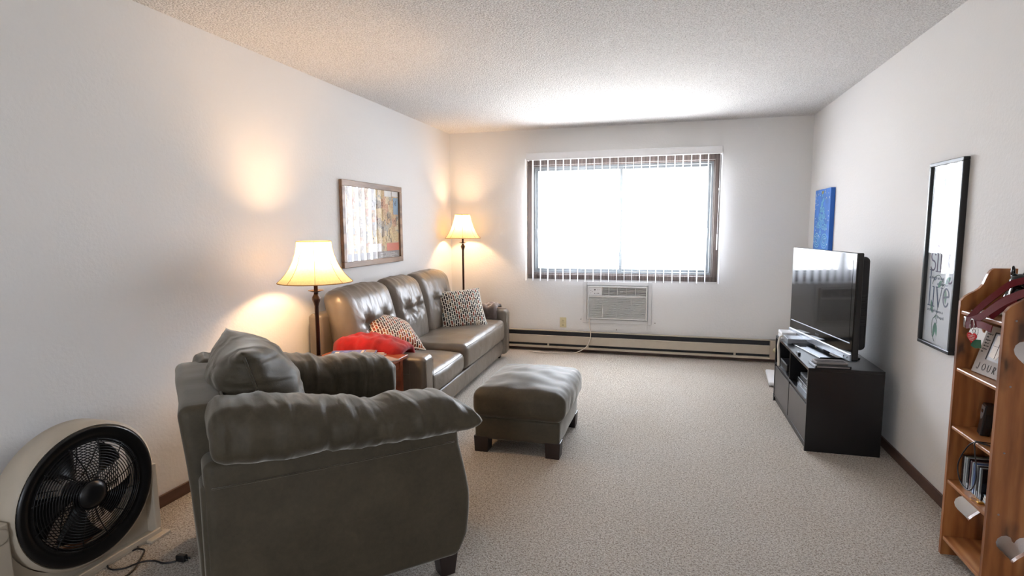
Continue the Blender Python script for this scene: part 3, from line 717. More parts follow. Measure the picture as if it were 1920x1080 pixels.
# ------------------------------------------------------------------ armchair (local: x forward, y to the far side, z up)
CA = math.radians(47)
ac_d = Vector((math.cos(CA), math.sin(CA)))
d_, l_ = Vector((math.sin(math.radians(43)), math.cos(math.radians(43)))), Vector((-math.cos(math.radians(43)), math.sin(math.radians(43))))
CC = Vector((-.79, 1.99))-.41*d_+.45*l_
ch = thing('armchair', 'big olive grey suede armchair with rolled arms in the left foreground', 'armchair', (CC.x, CC.y, 0), (0, 0, math.radians(47)))
for x in (-.38, .38):
    for y in (-.42, .42):
        bm = BM(); rbox(bm, (x, y, .05), (.035, .035, .05), .004, 1, 1, lambda p: Vector((p.x*(1+.15*p.z/.05), p.y*(1+.15*p.z/.05), p.z))); obj('leg', bm, 'darkleg', ch, False)
def side_fn(s):
    def fn(p):
        t = (p.z+.29)/.58; a = p.x/.45
        fx = .0
        if a > 0: fx = (.022*math.sin(PI*min(1, t*1.25))-.030*max(0, (t-.45))/.5-.035*max(0, .14-t)/.14)*a**3
        by = .016*math.sin(PI*t)*(1-a*a)
        z = p.z
        if t < .15: z += .012*(1-a*a)
        if a < 0: z += 0
        return Vector((p.x+fx, p.y+(by if p.y*s > 0 else 0)*s+.004*nz(p, (4, 4, 4), 3), z))
    return fn
for s in (-1, 1):
    bm = BM(); rbox(bm, (0, s*.395, .375), (.45, .085, .29), .03, (24, 3, 18), 4, side_fn(s)); sd = obj('arm_panel', bm, 'suede', ch)
    bm = BM(); tube(bm, [(-.43+.83*i/16, s*(.395+.0865+.016*math.sin(PI*.83)*(1-((-.43+.83*i/16)/.45)**2)), .565+.02*(1-i/16)) for i in range(17)], .0026, 6); obj('seam', bm, 'suede', sd)
    # pillow top of the arm
    def ex(q, a, b, g, s=s):
        u = (a+1)/2
        top = .100*(1-u)                                    # rises towards the back
        dip = -.022*math.exp(-((u-.60)/.05)**2)+.010*math.sin(u*9)
        q.z *= (.72+.28*(1-u)); q.z += top*(.80+.20*(g*.5+.5))
        if s > 0 and g < 0: q.z -= .10*(-g)
        if g > -.2: q.z += dip*(g+.2)/1.2
        q.z += .006*nz(q, (26, 4, 6), 4+s)*(g+1)
        q.y += s*.010*nz(q, (24, 3, 6), 7+s)
        if a > .80 and s < 0: q.z -= .40*(a-.80)**1.5*(g*.5+.5); q.x += .03*(a-.75)/.25*(1-abs(g+.2))
        if s > 0: q.x -= .03*(a > 0)*a
        return q
    bm = softbox((.025, s*.400, .655), (.460, .128, .078), .056, (64, 8, 8), (0, .022, .020), [(.008, (6, 6, 6), 2+s), (.011, (20, 3, 6), 6+s), (.006, (42, 6, 9), 16+s)], 6, ex)
    ap = obj('arm_pillow', bm, 'suedew', ch)
bm = BM(); rbox(bm, (.0, 0, .22), (.43, .33, .13), .03, (8, 8, 4), 3); obj('seat_base', bm, 'suede', ch)
bm = softbox((.10, 0, .41), (.40, .305, .085), .06, (20, 20, 4), (.01, .0, .03), [(.006, (5, 5, 5), 2)], 5); obj('seat_cushion', bm, 'suede', ch)
def back_fn(p):
    t = (p.z+.37)/.74
    return Vector((p.x-.035*t*t+.006*nz(p, (5, 5, 5), 4), p.y*(1-.04*t)*(.985+.0*t), p.z+.022*(1-(p.y/.40)**2)*max(0, t-.5)+.004*nz(p, (9, 9, 9), 1)))
bm = BM(); rbox(bm, (-.395, .02, .445), (.075, .40, .37), .035, (4, 20, 20), 4, back_fn); bk = obj('back_frame', bm, 'suede', ch)
bm = BM(); tube(bm, [back_fn(Vector((.058, y, .365)))+Vector((-.395, .02, .449)) for y in [-.37+.74*i/16 for i in range(17)]], .004, 6); obj('piping', bm, 'suede', bk)
bm = BM(); rbox(bm, (-.425, 0, .34), (.035, .465, .255), .02, (2, 16, 12), 3); obj('back_panel', bm, 'suede', ch)
bmp = pillow_bm(.66, .54, .34, 44, 6, .022)
Rp = euler_from((1, .0, .30), (-.26, 0.02, 1)).to_matrix()
for v in bmp.verts:
    p = v.co.copy(); p.z += .006*nz(p, (5, 30, 4), 9)*(1 if abs(p.z) > .02 else 0)
    v.co = Rp @ p + Vector((-.225, .03, .700))
bp_o = obj('back_pillow', bmp, 'suedep', ch)
bm = BM(); tube(bm, [Rp @ Vector(p)+Vector((-.225, .03, .700)) for p in edge_loop(.66, .50)], .0045, 6, True); obj('piping', bm, 'suede', bp_o)
# ------------------------------------------------------------------ ottoman
ot = thing('ottoman', 'square olive grey suede ottoman in the middle of the room', 'ottoman', (-.852, 3.51, 0), (0, 0, math.radians(-.7)))
for x in (-.225, .225):
    for y in (-.28, .28):
        bm = BM(); rbox(bm, (x, y, .05), (.045, .045, .05), .004, 1, 1, lambda p: Vector((p.x*(1-.06*(-p.z/.05)), p.y, p.z))); obj('leg', bm, 'darkleg', ot, False)
bm = BM(); rbox(bm, (0, 0, .155), (.268, .325, .072), .02, (12, 12, 4), 3, lambda p: Vector((p.x+.004*nz(p, (8, 8, 8), 2), p.y, p.z))); obj('base', bm, 'suede', ot)
def ox(q, a, b, g):
    if g > 0: q.z += .006*nz(q, (12, 12, 2), 5)
    q.x += .004*nz(q, (4, 26, 12), 3); return q
bm = softbox((.008, .01, .310), (.288, .355, .090), .06, (26, 30, 6), (.016, .012, .045), [(.005, (9, 9, 9), 4)], 5, ox); oc = obj('cushion', bm, 'suede', ot)
# ------------------------------------------------------------------ fan (faces +x)
fn_ = thing('box_fan', 'round black floor fan on beige stand against the left wall', 'fan', (-2.25, 1.63, 0))
FC = Vector((-2.235, 1.630, .330)); R0 = .276
fx = FC.x
bm = BM(); lathe(bm, [(R0, .030), (R0+.012, .020), (R0+.012, -.085), (R0-.01, -.10), (R0-.012, -.08), (R0-.012, .018), (R0, .030)], FC, 72, 'x', False); obj('drum', bm, 'fanwhite', fn_, True, W=True, label='beige plastic drum housing')
bm = BM(); lathe(bm, [(R0-.004, .030), (R0-.008, .037), (R0-.014, .039), (.235, .028), (.219, .018), (.214, .024), (.209, .024), (.206, .008), (.214, .006), (.235, .016), (R0-.012, .026), (R0-.004, .030)], FC, 72, 'x', False); obj('bezel', bm, 'fanblack', fn_, True, W=True)
def grill(x, name):
    bm = BM(); n = 16
    for i in range(n):
        r = .058+i*(.215-.058)/(n-1); tube(bm, [(x-.012*(r/.215)**2, FC.y+r*math.cos(2*PI*k/56), FC.z+r*math.sin(2*PI*k/56)) for k in range(56)], .0019, 5, True)
    for k in range(12):
        a = 2*PI*k/12+.1; pts = [(x-.003-.012*(r/.215)**2, FC.y+r*math.cos(a+(r-.05)*1.2), FC.z+r*math.sin(a+(r-.05)*1.2)) for r in [.05+.17*j/8 for j in range(9)]]; tube(bm, pts, .0024, 5)
    return obj(name, bm, 'fanblack', fn_, True, W=True)
g1 = grill(fx+.040, 'front_grille')
bm = BM(); lathe(bm, [(.001, .056), (.03, .055), (.046, .050), (.050, .042), (.058, .038), (.058, .034), (.001, .034)], FC, 40, 'x'); obj('centre_badge', bm, 'black', g1, True, W=True)
grill(fx-.082, 'rear_grille')
bm = BM(); lathe(bm, [(.04, -.08), (.045, -.03), (.045, .0), (.03, .015)], FC, 24, 'x'); obj('motor', bm, 'fanblack', fn_, True, W=True)
for k in range(5):
    a0 = 2*PI*k/5+.55; bm = BM(); g = {}
    for s_ in (0, 1):
        for i in range(9):
            r = .04+.158*i/8
            for j in range(7):
                wv = .10+.34*(i/8)**.8; a = a0+wv*(-1+2*j/6)+(r-.04)*1.6; xx = -.02+.022*(-1+2*j/6)*(1-.2*i/8)
                g[(s_, i, j)] = bm.verts.new((fx+xx+s_*.0025, FC.y+r*math.cos(a), FC.z+r*math.sin(a)))
    for i in range(8):
        for j in range(6):
            for s_ in (0, 1):
                q = (g[(s_, i, j)], g[(s_, i+1, j)], g[(s_, i+1, j+1)], g[(s_, i, j+1)]); bm.faces.new(q)
    for i in range(8):
        for j in (0, 6): bm.faces.new((g[(0, i, j)], g[(1, i, j)], g[(1, i+1, j)], g[(0, i+1, j)]))
    for j in range(6):
        for i in (0, 8): bm.faces.new((g[(0, i, j)], g[(0, i, j+1)], g[(1, i, j+1)], g[(1, i, j)]))
    obj('blade', bm, 'fanblack', fn_, True, W=True)
# stand: base tray, curved front skirt, two uprights, feet
ya, yb = FC.y-R0-.045, FC.y+R0+.022
for y0, y1, zt_ in ((ya-.035, ya+.028, .365), (yb-.028, yb+.002, .335)):
    bm = BM()
    def uf(p): 
        t = (p.z+.5*zt_)/zt_; return Vector((p.x*(1.0-.12*t), p.y, p.z))
    rbox(bm, (fx-.025, (y0+y1)/2, zt_/2), (.060, (y1-y0)/2, zt_/2), .006, (1, 1, 6), 2, uf); up = obj('upright', bm, 'fanwhite', fn_, True, W=True, wn=True)
    if y0 < FC.y:
        bm = BM(); lathe(bm, [(.028, 0), (.028, .004), (.022, .006), (.001, .006)], (fx+.0285, (y0+y1)/2, .325), 28, 'x'); obj('pivot_cap', bm, 'fanwhite', up, True, W=True)
def skirt(x0, th):
    bm = BM(); pts = [(ya, .008)]; 
    pts = [(ya+.02, .010), (yb-.02, .010), (yb-.02, .30)]
    for k in range(25):
        a = math.radians(-8-(164*k/24)); pts.append((FC.y+(R0+.016)*math.cos(a), FC.z+(R0+.016)*math.sin(a)))
    pts.append((ya+.02, .30))
    plate(bm, pts, [], th, lambda a, b, t: (x0+t, a, b)); return bm
obj('base_skirt', skirt(fx-.02, .006), 'fanwhite', fn_, False, W=True)
bm = BM(); hb(bm, fx-.085, fx+.040, ya-.03, yb, 0, .020, .004); hb(bm, fx+.030, fx+.042, ya, yb-.01, .012, .034, .003); obj('base', bm, 'fanwhite', fn_, False, W=True)
bm = BM(); hb(bm, fx-.02, fx+.070, yb-.085, yb+.015, 0, .014, .003); obj('foot', bm, 'fanwhite', fn_, False, W=True)
bm = BM(); hb(bm, fx-.12, fx+.070, ya-.045, ya+.05, 0, .014, .003); obj('foot', bm, 'fanwhite', fn_, False, W=True)
bm = BM(); z = .006
pts = [(fx+.03, 1.80, .012), (-2.19, 1.79, z), (-2.222, 1.72, z), (-2.20, 1.665, z), (-2.155, 1.645, z), (-2.11, 1.665, z), (-2.08, 1.708, z+.004), (-2.04, 1.738, z), (-1.985, 1.735, z), (-1.945, 1.758, z)]
tube(bm, catmull(pts, 8), .0036, 8)
pts = [(-2.19, 1.79, z), (-2.150, 1.790, z), (-2.12, 1.755, z), (-2.095, 1.715, z+.001), (-2.065, 1.665, z), (-2.06, 1.61, z), (-2.10, 1.53, z), (-2.16, 1.45, z)]
tube(bm, catmull(pts, 8), .0036, 8); pc_ = obj('power_cord', bm, 'cordb', fn_, True, W=True)
bm = BM(); rbox(bm, (-1.93, 1.772, .016), (.022, .013, .014), .006, 1, 3); box(bm, -1.912, -1.893, 1.764, 1.766, .012, .020); box(bm, -1.912, -1.893, 1.778, 1.780, .012, .020); obj('plug', bm, 'black', pc_, True, W=True)
# ------------------------------------------------------------------ framed collage poster, left wall (plane x = XL)
PL = thing('framed_poster', 'wood-framed collage poster with tan and orange patches on the left wall', 'picture', (XL, 4.33, 1.415))
y0, y1, z0, z1 = 3.825, 4.830, 1.073, 1.755
def wframe(x0, x1, y0, y1, z0, z1, wd, r=.004):
    bm = BM(); hb(bm, x0, x1, y0, y1, z0, z0+wd, r); hb(bm, x0, x1, y0, y1, z1-wd, z1, r); hb(bm, x0, x1, y0, y0+wd, z0+wd, z1-wd, r); hb(bm, x0, x1, y1-wd, y1, z0+wd, z1-wd, r); return bm
obj('frame', wframe(XL, XL+.028, y0, y1, z0, z1, .046), 'oak', PL, False, W=True)
bm = BM(); box(bm, XL+.002, XL+.010, y0+.03, y1-.03, z0+.03, z1-.03); prt = obj('print', bm, 'collage', PL, False, W=True)
bm = BM(); box(bm, XL+.016, XL+.019, y0+.04, y1-.04, z0+.04, z1-.04); obj('glass_pane', bm, 'pglass', PL, False, W=True)
XP = XL+.0101
def pbox(a0, a1, b0, b1, m, nm='printed_patch'):
    bm = BM(); box(bm, XP, XP+.0006, y0+a0, y0+a1, z0+b0, z0+b1); return obj(nm, bm, m, prt, False, W=True)
pbox(.05, .955, .045, .105, 'greyp'); pbox(.72, .955, .105, .175, 'orangep'); pbox(.86, .955, .43, .58, 'bluep'); pbox(.40, .62, .105, .175, 'magw'); pbox(.42, .52, .46, .635, 'magg')
pbox(.70, .82, .585, .64, 'magw'); pbox(.84, .955, .59, .64, 'magw')
rr = random.Random(3); bm = BM()
for i in range(34):
    a, b, s_ = rr.uniform(.45, .93), rr.uniform(.19, .57), rr.uniform(.012, .03)
    ribbon(bm, arc(y0+a, z0+b, s_*.6, s_, rr.uniform(0, 180), rr.uniform(200, 360), 8), .005, .0006, lambda a, b, t: (XP+.0004+t, a, b))
obj('drawn_marks', bm, 'matte', prt, False, W=True)
bm = BM()
for (a, b, L_, hh, n, sd_) in ((.60, .082, .07, .016, 4, 1), (.60, .058, .15, .016, 9, 2), (.80, .082, .07, .012, 5, 3), (.78, .064, .14, .010, 9, 4), (.78, .048, .07, .012, 4, 5)):
    ribbon(bm, scribble(y0+a, z0+b, L_, hh, n, sd_), .003, .0006, lambda a, b, t: (XP+.0008+t, a, b))
obj('handwriting', bm, 'magw', prt, False, W=True)
# ------------------------------------------------------------------ blue canvas painting, right wall
PB = thing('canvas_painting', 'tall narrow blue canvas of a swirly tree and white dots above television', 'picture', (XR, 5.54, 1.43))
by0, by1, bz0, bz1 = 5.275, 5.775, 1.170, 1.700
bm = BM(); hb(bm, XR-.036, XR, by0, by1, bz0, bz1, .003); cv = obj('canvas', bm, 'canvas', PB, False, W=True)
bm = BM(); box(bm, XR-.034, XR-.002, by0-.001, by0, bz0, bz1); obj('painted_edge', bm, 'canvasedge', cv, False, W=True)
bw, bh = by1-by0, bz1-bz0
fp = lambda a, b, t: (XR-.0362-t, by1-a*bw, bz0+b*bh)   # a: left to right as seen from the room
bm = BM(); rr = random.Random(5)
def swirl(cx, cy, rx, ry, turns=1.6, d=1, a0=0, w=.016):
    n = 26; pts = [(cx+rx*(1-.75*i/n)*math.cos(math.radians(a0)+d*2*PI*turns*i/n), cy+ry*(1-.75*i/n)*math.sin(math.radians(a0)+d*2*PI*turns*i/n)) for i in range(n+1)]
    ribbon(bm, pts, w, .001, fp)
for cx, cy, r in ((.40, .44, .13), (.62, .42, .13), (.30, .40, .10), (.75, .38, .10), (.50, .52, .11), (.38, .56, .09), (.64, .56, .09), (.45, .66, .08), (.60, .66, .08), (.50, .75, .07), (.56, .82, .05), (.50, .89, .035)):
    swirl(cx, cy, r, r*.62, 1.7, rr.choice((-1, 1)), rr.uniform(0, 360), .018)
for cx in (.24, .74):
    for k in (1, .66, .34): ribbon(bm, arc(cx, .15, .20*k, .115*k, 0, 360, 24), .016, .001, fp)
swirl(.48, .28, .07, .05, 1.2, 1, 80)
obj('swirl_tree', bm, 'ltblue', cv, False, W=True)
bm = BM()
for i in range(60):
    a, b = rr.uniform(.05, .95), rr.uniform(.08, .97)
    if b > .3 and abs(a-.5) < .42*(1-b)+.06: continue
    ribbon(bm, [(a-.010, b), (a+.010, b)], .018, .0012, fp)
obj('paint_dots', bm, 'wpaint', cv, False, W=True)
bm = BM(); ribbon(bm, [(.46, .955), (.55, .93)], .02, .0012, fp); ribbon(bm, [(.52, .97), (.49, .92)], .02, .0012, fp); ribbon(bm, [(.46, .93), (.56, .955)], .02, .0012, fp); obj('star', bm, 'star', cv, False, W=True)
# ------------------------------------------------------------------ tall framed lettering print
PR = thing('framed_print', 'tall narrow black-framed print lettered sing and live on the right wall', 'picture', (XR, 3.285, 1.23))
ry0, ry1, rz0, rz1 = 3.110, 3.462, .762, 1.702
obj('frame', wframe(XR-.028, XR, ry0, ry1, rz0, rz1, .018, .003), 'black', PR, False, W=True)
bm = BM(); box(bm, XR-.010, XR-.002, ry0+.010, ry1-.010, rz0+.010, rz1-.010); pr_o = obj('print', bm, 'paper', PR, False, W=True)
bm = BM(); box(bm, XR-.019, XR-.016, ry0+.012, ry1-.012, rz0+.012, rz1-.012); obj('glass_pane', bm, 'pglass', PR, False, W=True)
rw, rh = ry1-ry0, rz1-rz0
fr = lambda a, b, t: (XR-.0102-t, ry1-a, rz0+b)        # a metres from the left edge, b metres up
def glyph(bm, ch, x, y, s, w, fn):
    """serif lowercase strokes, x-height s"""
    def R(p, ww=w): ribbon(bm, [(x+a*s, y+b*s) for a, b in p], ww, .0008, fn)
    sf = lambda a, b, l=.16: R([(a-l, b), (a+l, b)], w*.55)
    if ch == 's': R(arc(.27, .75, .24, .22, 20, 270, 12)+arc(.27, .28, .26, .25, 90, -160, 12)); return .62
    if ch == 'i': R([(.15, 0), (.15, .95)]); sf(.15, 0); sf(.08, .95, .09); R([(.12, 1.30), (.18, 1.34)], w*1.7); return .36
    if ch == 'n': R([(.15, 0), (.15, .97)]); sf(.15, 0); sf(.08, .97, .09); R(arc(.40, .62, .25, .35, 180, 0, 12)+[(.65, 0)]); sf(.65, 0); return .88
    if ch == 'g': R(arc(.33, .62, .28, .36, 0, 360, 20)); R([(.62, .95), (.62, -.2)]+arc(.34, -.25, .28, .25, 0, -160, 10)); return .84
    if ch == 'l': R([(.15, 0), (.15, 1.75)]); sf(.15, 0); sf(.08, 1.75, .10); return .36
    if ch == 'v': R([(.02, .95), (.30, 0)], w*1.2); R([(.30, 0), (.56, .95)], w*.7); sf(.04, .96, .12); sf(.56, .96, .12); return .62
    if ch == 'e': R([(.06, .52), (.60, .62)]+arc(.34, .55, .28, .42, 10, 330, 22)); return .70
    return .4
bm = BM(); x = .055
for c_h in 'sing': x += glyph(bm, c_h, x, .388, .098, .0085, fr)*.098
obj('lettering', bm, 'inkp', pr_o, False, W=True, label='large purple grey lettering reading sing')
bm = BM(); x = .050
for c_h in 'live': x += glyph(bm, c_h, x, .208, .105, .0095, fr)*.105+.006
obj('lettering', bm, 'ink', pr_o, False, W=True, label='large blue lettering reading live')
bm = BM()
for s_, a, b, sz in (('as though no one', .05, .348, .022), ('can hear you', .14, .320, .022), ('as though heaven is', .05, .180, .022), ('on earth', .16, .152, .022)):
    merge(bm, text_bm(s_, sz, lambda X, Y, t, a=a, b=b: fr(a+X, b+Y, t), shear=.35, font_scale=(1.0, 1)))
obj('caption', bm, 'ink', pr_o, False, W=True)
def leaf(bm, cx, cy, L_, wd, ang):
    n = 8; top = []; bot = []
    ca, sa = math.cos(math.radians(ang)), math.sin(math.radians(ang))
    for i in range(n+1):
        t = i/n; h_ = wd*math.sin(PI*t)**.8*(1-.3*t)
        for s_, L2 in ((1, top), (-1, bot)): L2.append((cx+t*L_*ca-s_*h_*sa, cy+t*L_*sa+s_*h_*ca))
    v0 = [bm.verts.new(fr(a, b, .0004)) for a, b in top+bot[::-1][1:-1]]; bm.faces.new(v0)
bm = BM()
for a in ((.11, .17, .075, .016, 108), (.15, .13, .085, .017, -100), (.155, .13, .075, .014, -75), (.19, .345, .055, .016, 225), (.23, .335, .06, .017, 35), (.235, .31, .08, .015, -85), (.17, .555, .08, .02, -60), (.24, .565, .08, .02, -110), (.12, .80, .07, .018, 60), (.2, .72, .07, .018, -60)): leaf(bm, *a)
obj('leaves', bm, 'leaf', pr_o, False, W=True)
bm = BM()
for p in ([(.155, .03), (.125, .06), (.115, .10), (.12, .14), (.155, .17), (.165, .21)], [(.12, .14), (.14, .155), (.165, .14), (.17, .125)], [(.19, .27), (.20, .32), (.205, .36)], [(.20, .32), (.235, .335)], [(.20, .34), (.16, .37), (.11, .355), (.09, .32)], [(.13, .15), (.17, .165), (.21, .15)]):
    ribbon(bm, [(q.x, q.y) for q in catmull([(a, b, 0) for a, b in p], 5)], .0035, .0006, fr)
obj('stems', bm, 'stem', pr_o, False, W=True)
# ------------------------------------------------------------------ tv stand
ts = thing('tv_stand', 'low black laminate television stand with two grey fronts by right wall', 'tv stand', (1.055, 4.235, 0))
sx0, sx1, sy0, sy1, sz = .850, 1.262, 3.700, 4.765, .525
bm = BM(); hb(bm, sx0, sx1, sy0, sy1, sz-.018, sz, .0015); obj('top', bm, 'blackash', ts, False, W=True)
for y in (sy0, sy1-.018): bm = BM(); hb(bm, sx0, sx1, y, y+.018, 0, sz-.018, .0015); obj('side_panel', bm, 'blackash', ts, False, W=True)
bm = BM(); hb(bm, sx0+.002, sx1-.01, sy0+.018, sy1-.018, .035, .050); obj('bottom_panel', bm, 'blackash', ts, False, W=True)
bm = BM(); hb(bm, sx0+.012, sx0+.026, sy0+.018, sy1-.018, 0.0, .035); obj('plinth', bm, 'blackash', ts, False, W=True)
bm = BM(); hb(bm, sx0+.001, sx1-.01, sy0+.018, sy1-.018, .300, .315); obj('shelf', bm, 'blackash', ts, False, W=True)
bm = BM(); hb(bm, sx0+.001, sx1-.01, 4.225, 4.241, .050, sz-.018); obj('divider', bm, 'blackash', ts, False, W=True)
bm = BM(); box(bm, sx1-.010, sx1-.004, sy0+.018, sy1-.018, .035, sz-.018); obj('back_panel', bm, 'blackash', ts, False, W=True)
for a, b in ((sy0+.021, 4.222), (4.244, sy1-.021)):
    bm = BM(); hb(bm, sx0+.003, sx0+.019, a, b, .053, .285, .002); obj('drawer_front', bm, 'greyfront', ts, False, W=True, label='matt grey front')
# tv
TL, TR_ = Vector((.942, 4.75)), Vector((1.108, 3.80))
tc = (TL+TR_)/2; tdir = (TR_-TL).normalized(); TW = (TR_-TL).length
tang = math.atan2(tdir.y, tdir.x)   # local x runs along the screen, left to right seen from the front; local y points into the set
tv = thing('television', 'large flat black glossy television angled on the black stand', 'television', (tc.x, tc.y, sz), (0, 0, tang))
hw = TW/2; zb, zt2 = .030, .695
bm = BM(); rbox(bm, (0, .020, (zb+zt2)/2), (hw, .020, (zt2-zb)/2), .008, 1, 3)
bz = obj('bezel', bm, 'gloss', tv, True, wn=True)
bm = BM(); hb(bm, -hw+.045, hw-.045, -.0012, .002, zb+.125, zt2-.045, .0005); obj('screen', bm, 'screen' if 'screen' in M else 'gloss', tv, False)
bm = BM(); hb(bm, -hw+.03, hw-.03, -.004, .001, zb+.105, zb+.111, .001); obj('trim_line', bm, 'silver', bz, False)
bm = BM(); rbox(bm, (0, .014, zb+.020), (hw-.004, .020, .024), .006, 1, 2, lambda p: Vector((p.x, p.y-.006*(1-abs(p.z)/.024), p.z))); sp = obj('speaker_bar', bm, 'silver', bz, True, wn=True, label='silver blue speaker bar')
for x in (hw-.075, hw-.035):
    bm = BM(); lathe(bm, [(.006, 0), (.006, -.003), (.001, -.003)], (x, -.010, zb+.02), 10, 'y'); obj('button', bm, 'gloss', sp)
bm = BM(); merge(bm, text_bm('PHILIPS', .017, lambda X, Y, t: (-.03+X, -.0005-t, zb+.070+Y), font_scale=(1.0, 1))); obj('logo', bm, 'silver', bz, False)
bm = BM(); rbox(bm, (0, .065, .38), (hw-.03, .035, .29), .03, (1, 1, 1), 3, lambda p: p); rbox(bm, (0, .10, .34), (hw*.62, .02, .20), .018, 1, 3); obj('rear_housing', bm, 'matte', tv, True, wn=True)
bm = BM()
for i in range(9): hb(bm, hw-.0305, hw-.028, .045, .085, .25+i*.022, .262+i*.022, .0008)
obj('side_vent', bm, 'black', tv, False)
bm = BM(); rbox(bm, (0, .045, .022), (.055, .022, .030), .008, 1, 2); nk = obj('neck', bm, 'silver', tv, True, wn=True)
bm = BM(); rbox(bm, (0, .02, .006), (.30, .125, .006), .004, 1, 2); obj('base', bm, 'gloss', tv, True, wn=True)
# things on and in the stand
def gadget(name, label, cat, x0, x1, y0, y1, z0, z1, mat, rz=0, r=.004, details=(), group=None):
    cx, cy = (x0+x1)/2, (y0+y1)/2
    t = thing(name, label, cat, (cx, cy, z0), (0, 0, rz), group)
    bm = BM(); rbox(bm, (0, 0, (z1-z0)/2), ((x1-x0)/2, (y1-y0)/2, (z1-z0)/2), r, 1, 2); b = obj('body', bm, mat, t, True, wn=True)
    for nm, m_, d in details: bm = BM(); hb(bm, *d, .0006); obj(nm, bm, m_, b, False)
    return t
wb = gadget('router', 'small white box at far end of tv stand top, a flat cable hanging off', 'router', .862, 1.03, 4.60, 4.745, sz, sz+.052, 'white', 0, .005, [('lid_seam', 'greyp', (-.085, -.083, -.06, .06, .030, .033))])
bm = BM(); pts = catmull([(.865, 4.585, sz+.030), (.842, 4.565, sz+.018), (.832, 4.552, .49), (.835, 4.545, .45), (.836, 4.54, .40), (.838, 4.535, .335)], 6)
tube(bm, pts, lambda t: .006+.004*min(1, t*2), 8); obj('hanging_cable', bm, 'cordw', wb, True, W=True)
gadget('game_console', 'pale grey slim box beside the white box on the tv stand', 'console', .868, 1.05, 4.415, 4.572, sz, sz+.040, 'silver', 0, .004, [('dot', 'matte', (-.0915, -.0905, -.060, -.054, .024, .030))])
gadget('remote_control', 'small black remote lying on front edge of the tv stand', 'remote', .862, .880, 4.05, 4.12, sz, sz+.018, 'black', 0, .004, [('button', 'silver', (-.004, .004, -.02, .02, .0178, .0188))])
gadget('dvd_case', 'black slim case lowest of the pile beneath television near corner', 'case', .885, 1.085, 3.712, 3.85, sz, sz+.016, 'black', .05, .003, [('label_strip', 'greyp', (-.09, .09, -.0702, -.069, .004, .012))])
gadget('keyboard_remote', 'grey ribbed slim gadget on the black case under television corner', 'gadget', .90, 1.075, 3.745, 3.845, sz+.0165, sz+.029, 'greyp', .05, .003, [('key_row', 'matte', (-.08, .08, -.04+i*.018, -.032+i*.018, .0120, .0136)) for i in range(4)])
gadget('cable_adapter', 'beige cable plug lying behind the television base', 'adapter', .990, 1.030, 4.445, 4.505, sz, sz+.018, 'cordw', .4, .005, [('plug_end', 'greyp', (-.012, .012, .03, .045, .004, .014))])
gadget('dvd_player', 'black and silver disc player in the near open compartment of stand', 'disc player', .885, 1.16, 3.775, 4.13, .3152, .362, 'black', 0, .003, [('disc_tray', 'silver', (-.1392, -.1378, -.17, .02, .028, .040)), ('display', 'gloss', (-.1392, -.1378, .04, .16, .012, .036)), ('lower_strip', 'silver', (-.1392, -.1378, -.17, .17, .002, .007))])
gadget('cable_box', 'slim black receiver stacked on top of the disc player', 'receiver', .895, 1.14, 3.785, 4.10, .3622, .402, 'matte', 0, .003, [('front_strip', 'silver', (-.1242, -.1228, -.15, .15, .030, .036)), ('display', 'silver', (-.1242, -.1228, -.05, -.02, .012, .024))])
gadget('set_top_box', 'small black box in the far open compartment of stand', 'set-top box', .872, 1.08, 4.42, 4.66, .3152, .370, 'blackash', 0, .004, [('front_strip', 'silver', (-.1052, -.104, -.1, .1, .044, .050))])
t = thing('fitness_board', 'flat white board lying on carpet beyond the far end of tv stand', 'board', (1.03, 5.36, 0), (0, 0, -.10))
bm = BM(); rbox(bm, (0, 0, .030), (.13, .24, .016), .012, 1, 4); b_ = obj('deck', bm, 'white', t, True, wn=True)
for x in (-.09, .09):
    for y in (-.19, .19): bm = BM(); lathe(bm, [(.018, 0), (.018, .014)], (x, y, 0), 14); obj('foot', bm, 'greyp', t)
bm = BM(); tube(bm, catmull([(1.00, 4.80, .02), (.93, 4.83, .006), (.885, 4.86, .006), (.88, 4.93, .006), (.93, 5.02, .006), (.99, 5.05, .006)], 6), .0035, 6)
tag(obj('cable', bm, 'cordb'), 'thin dark cable on carpet behind far end of tv stand', 'cable')
# ------------------------------------------------------------------ pine bookcase
bkx0, bkx1, yn, yf = 1.150, 1.333, 2.335, 2.662
bc = thing('bookcase', 'narrow honey pine bookcase with heart cutouts against right wall', 'bookcase', (1.24, 2.5, 0))
prof = [(bkx0, 0), (bkx1, 0), (bkx1, 1.214), (1.255, 1.214), (1.244, 1.206), (1.236, 1.192), (1.229, 1.172), (1.222, 1.150), (1.212, 1.135), (1.198, 1.123), (1.180, 1.112), (1.163, 1.099), (bkx0, 1.080)]
for y in (yn, yf-.016):
    bm = BM(); plate(bm, prof, [heart(1.241, .925, .112, .112), heart(1.241, .210, .112, .108)], .016, lambda a, b, t, y=y: (a, y+t, b)); sdp = obj('side_panel', bm, 'pine', bc, False, W=True)
    for z in (1.052, .816, .572, .340, .091):
        if y != yn: break
        bm = BM(); lathe(bm, [(.0035, 0), (.0035, -.0012), (.001, -.0014)], (bkx0+.035, y, z), 10, 'y')
        obj('nail_head', bm, 'greyp', sdp, True, W=True)
for z in (.083, .332, .564, .808, 1.044):
    bm = BM(); hb(bm, bkx0+.003, bkx1-.004, yn+.016, yf-.016, z-.016, z, .004); obj('shelf', bm, 'shelfpine', bc, False, W=True)
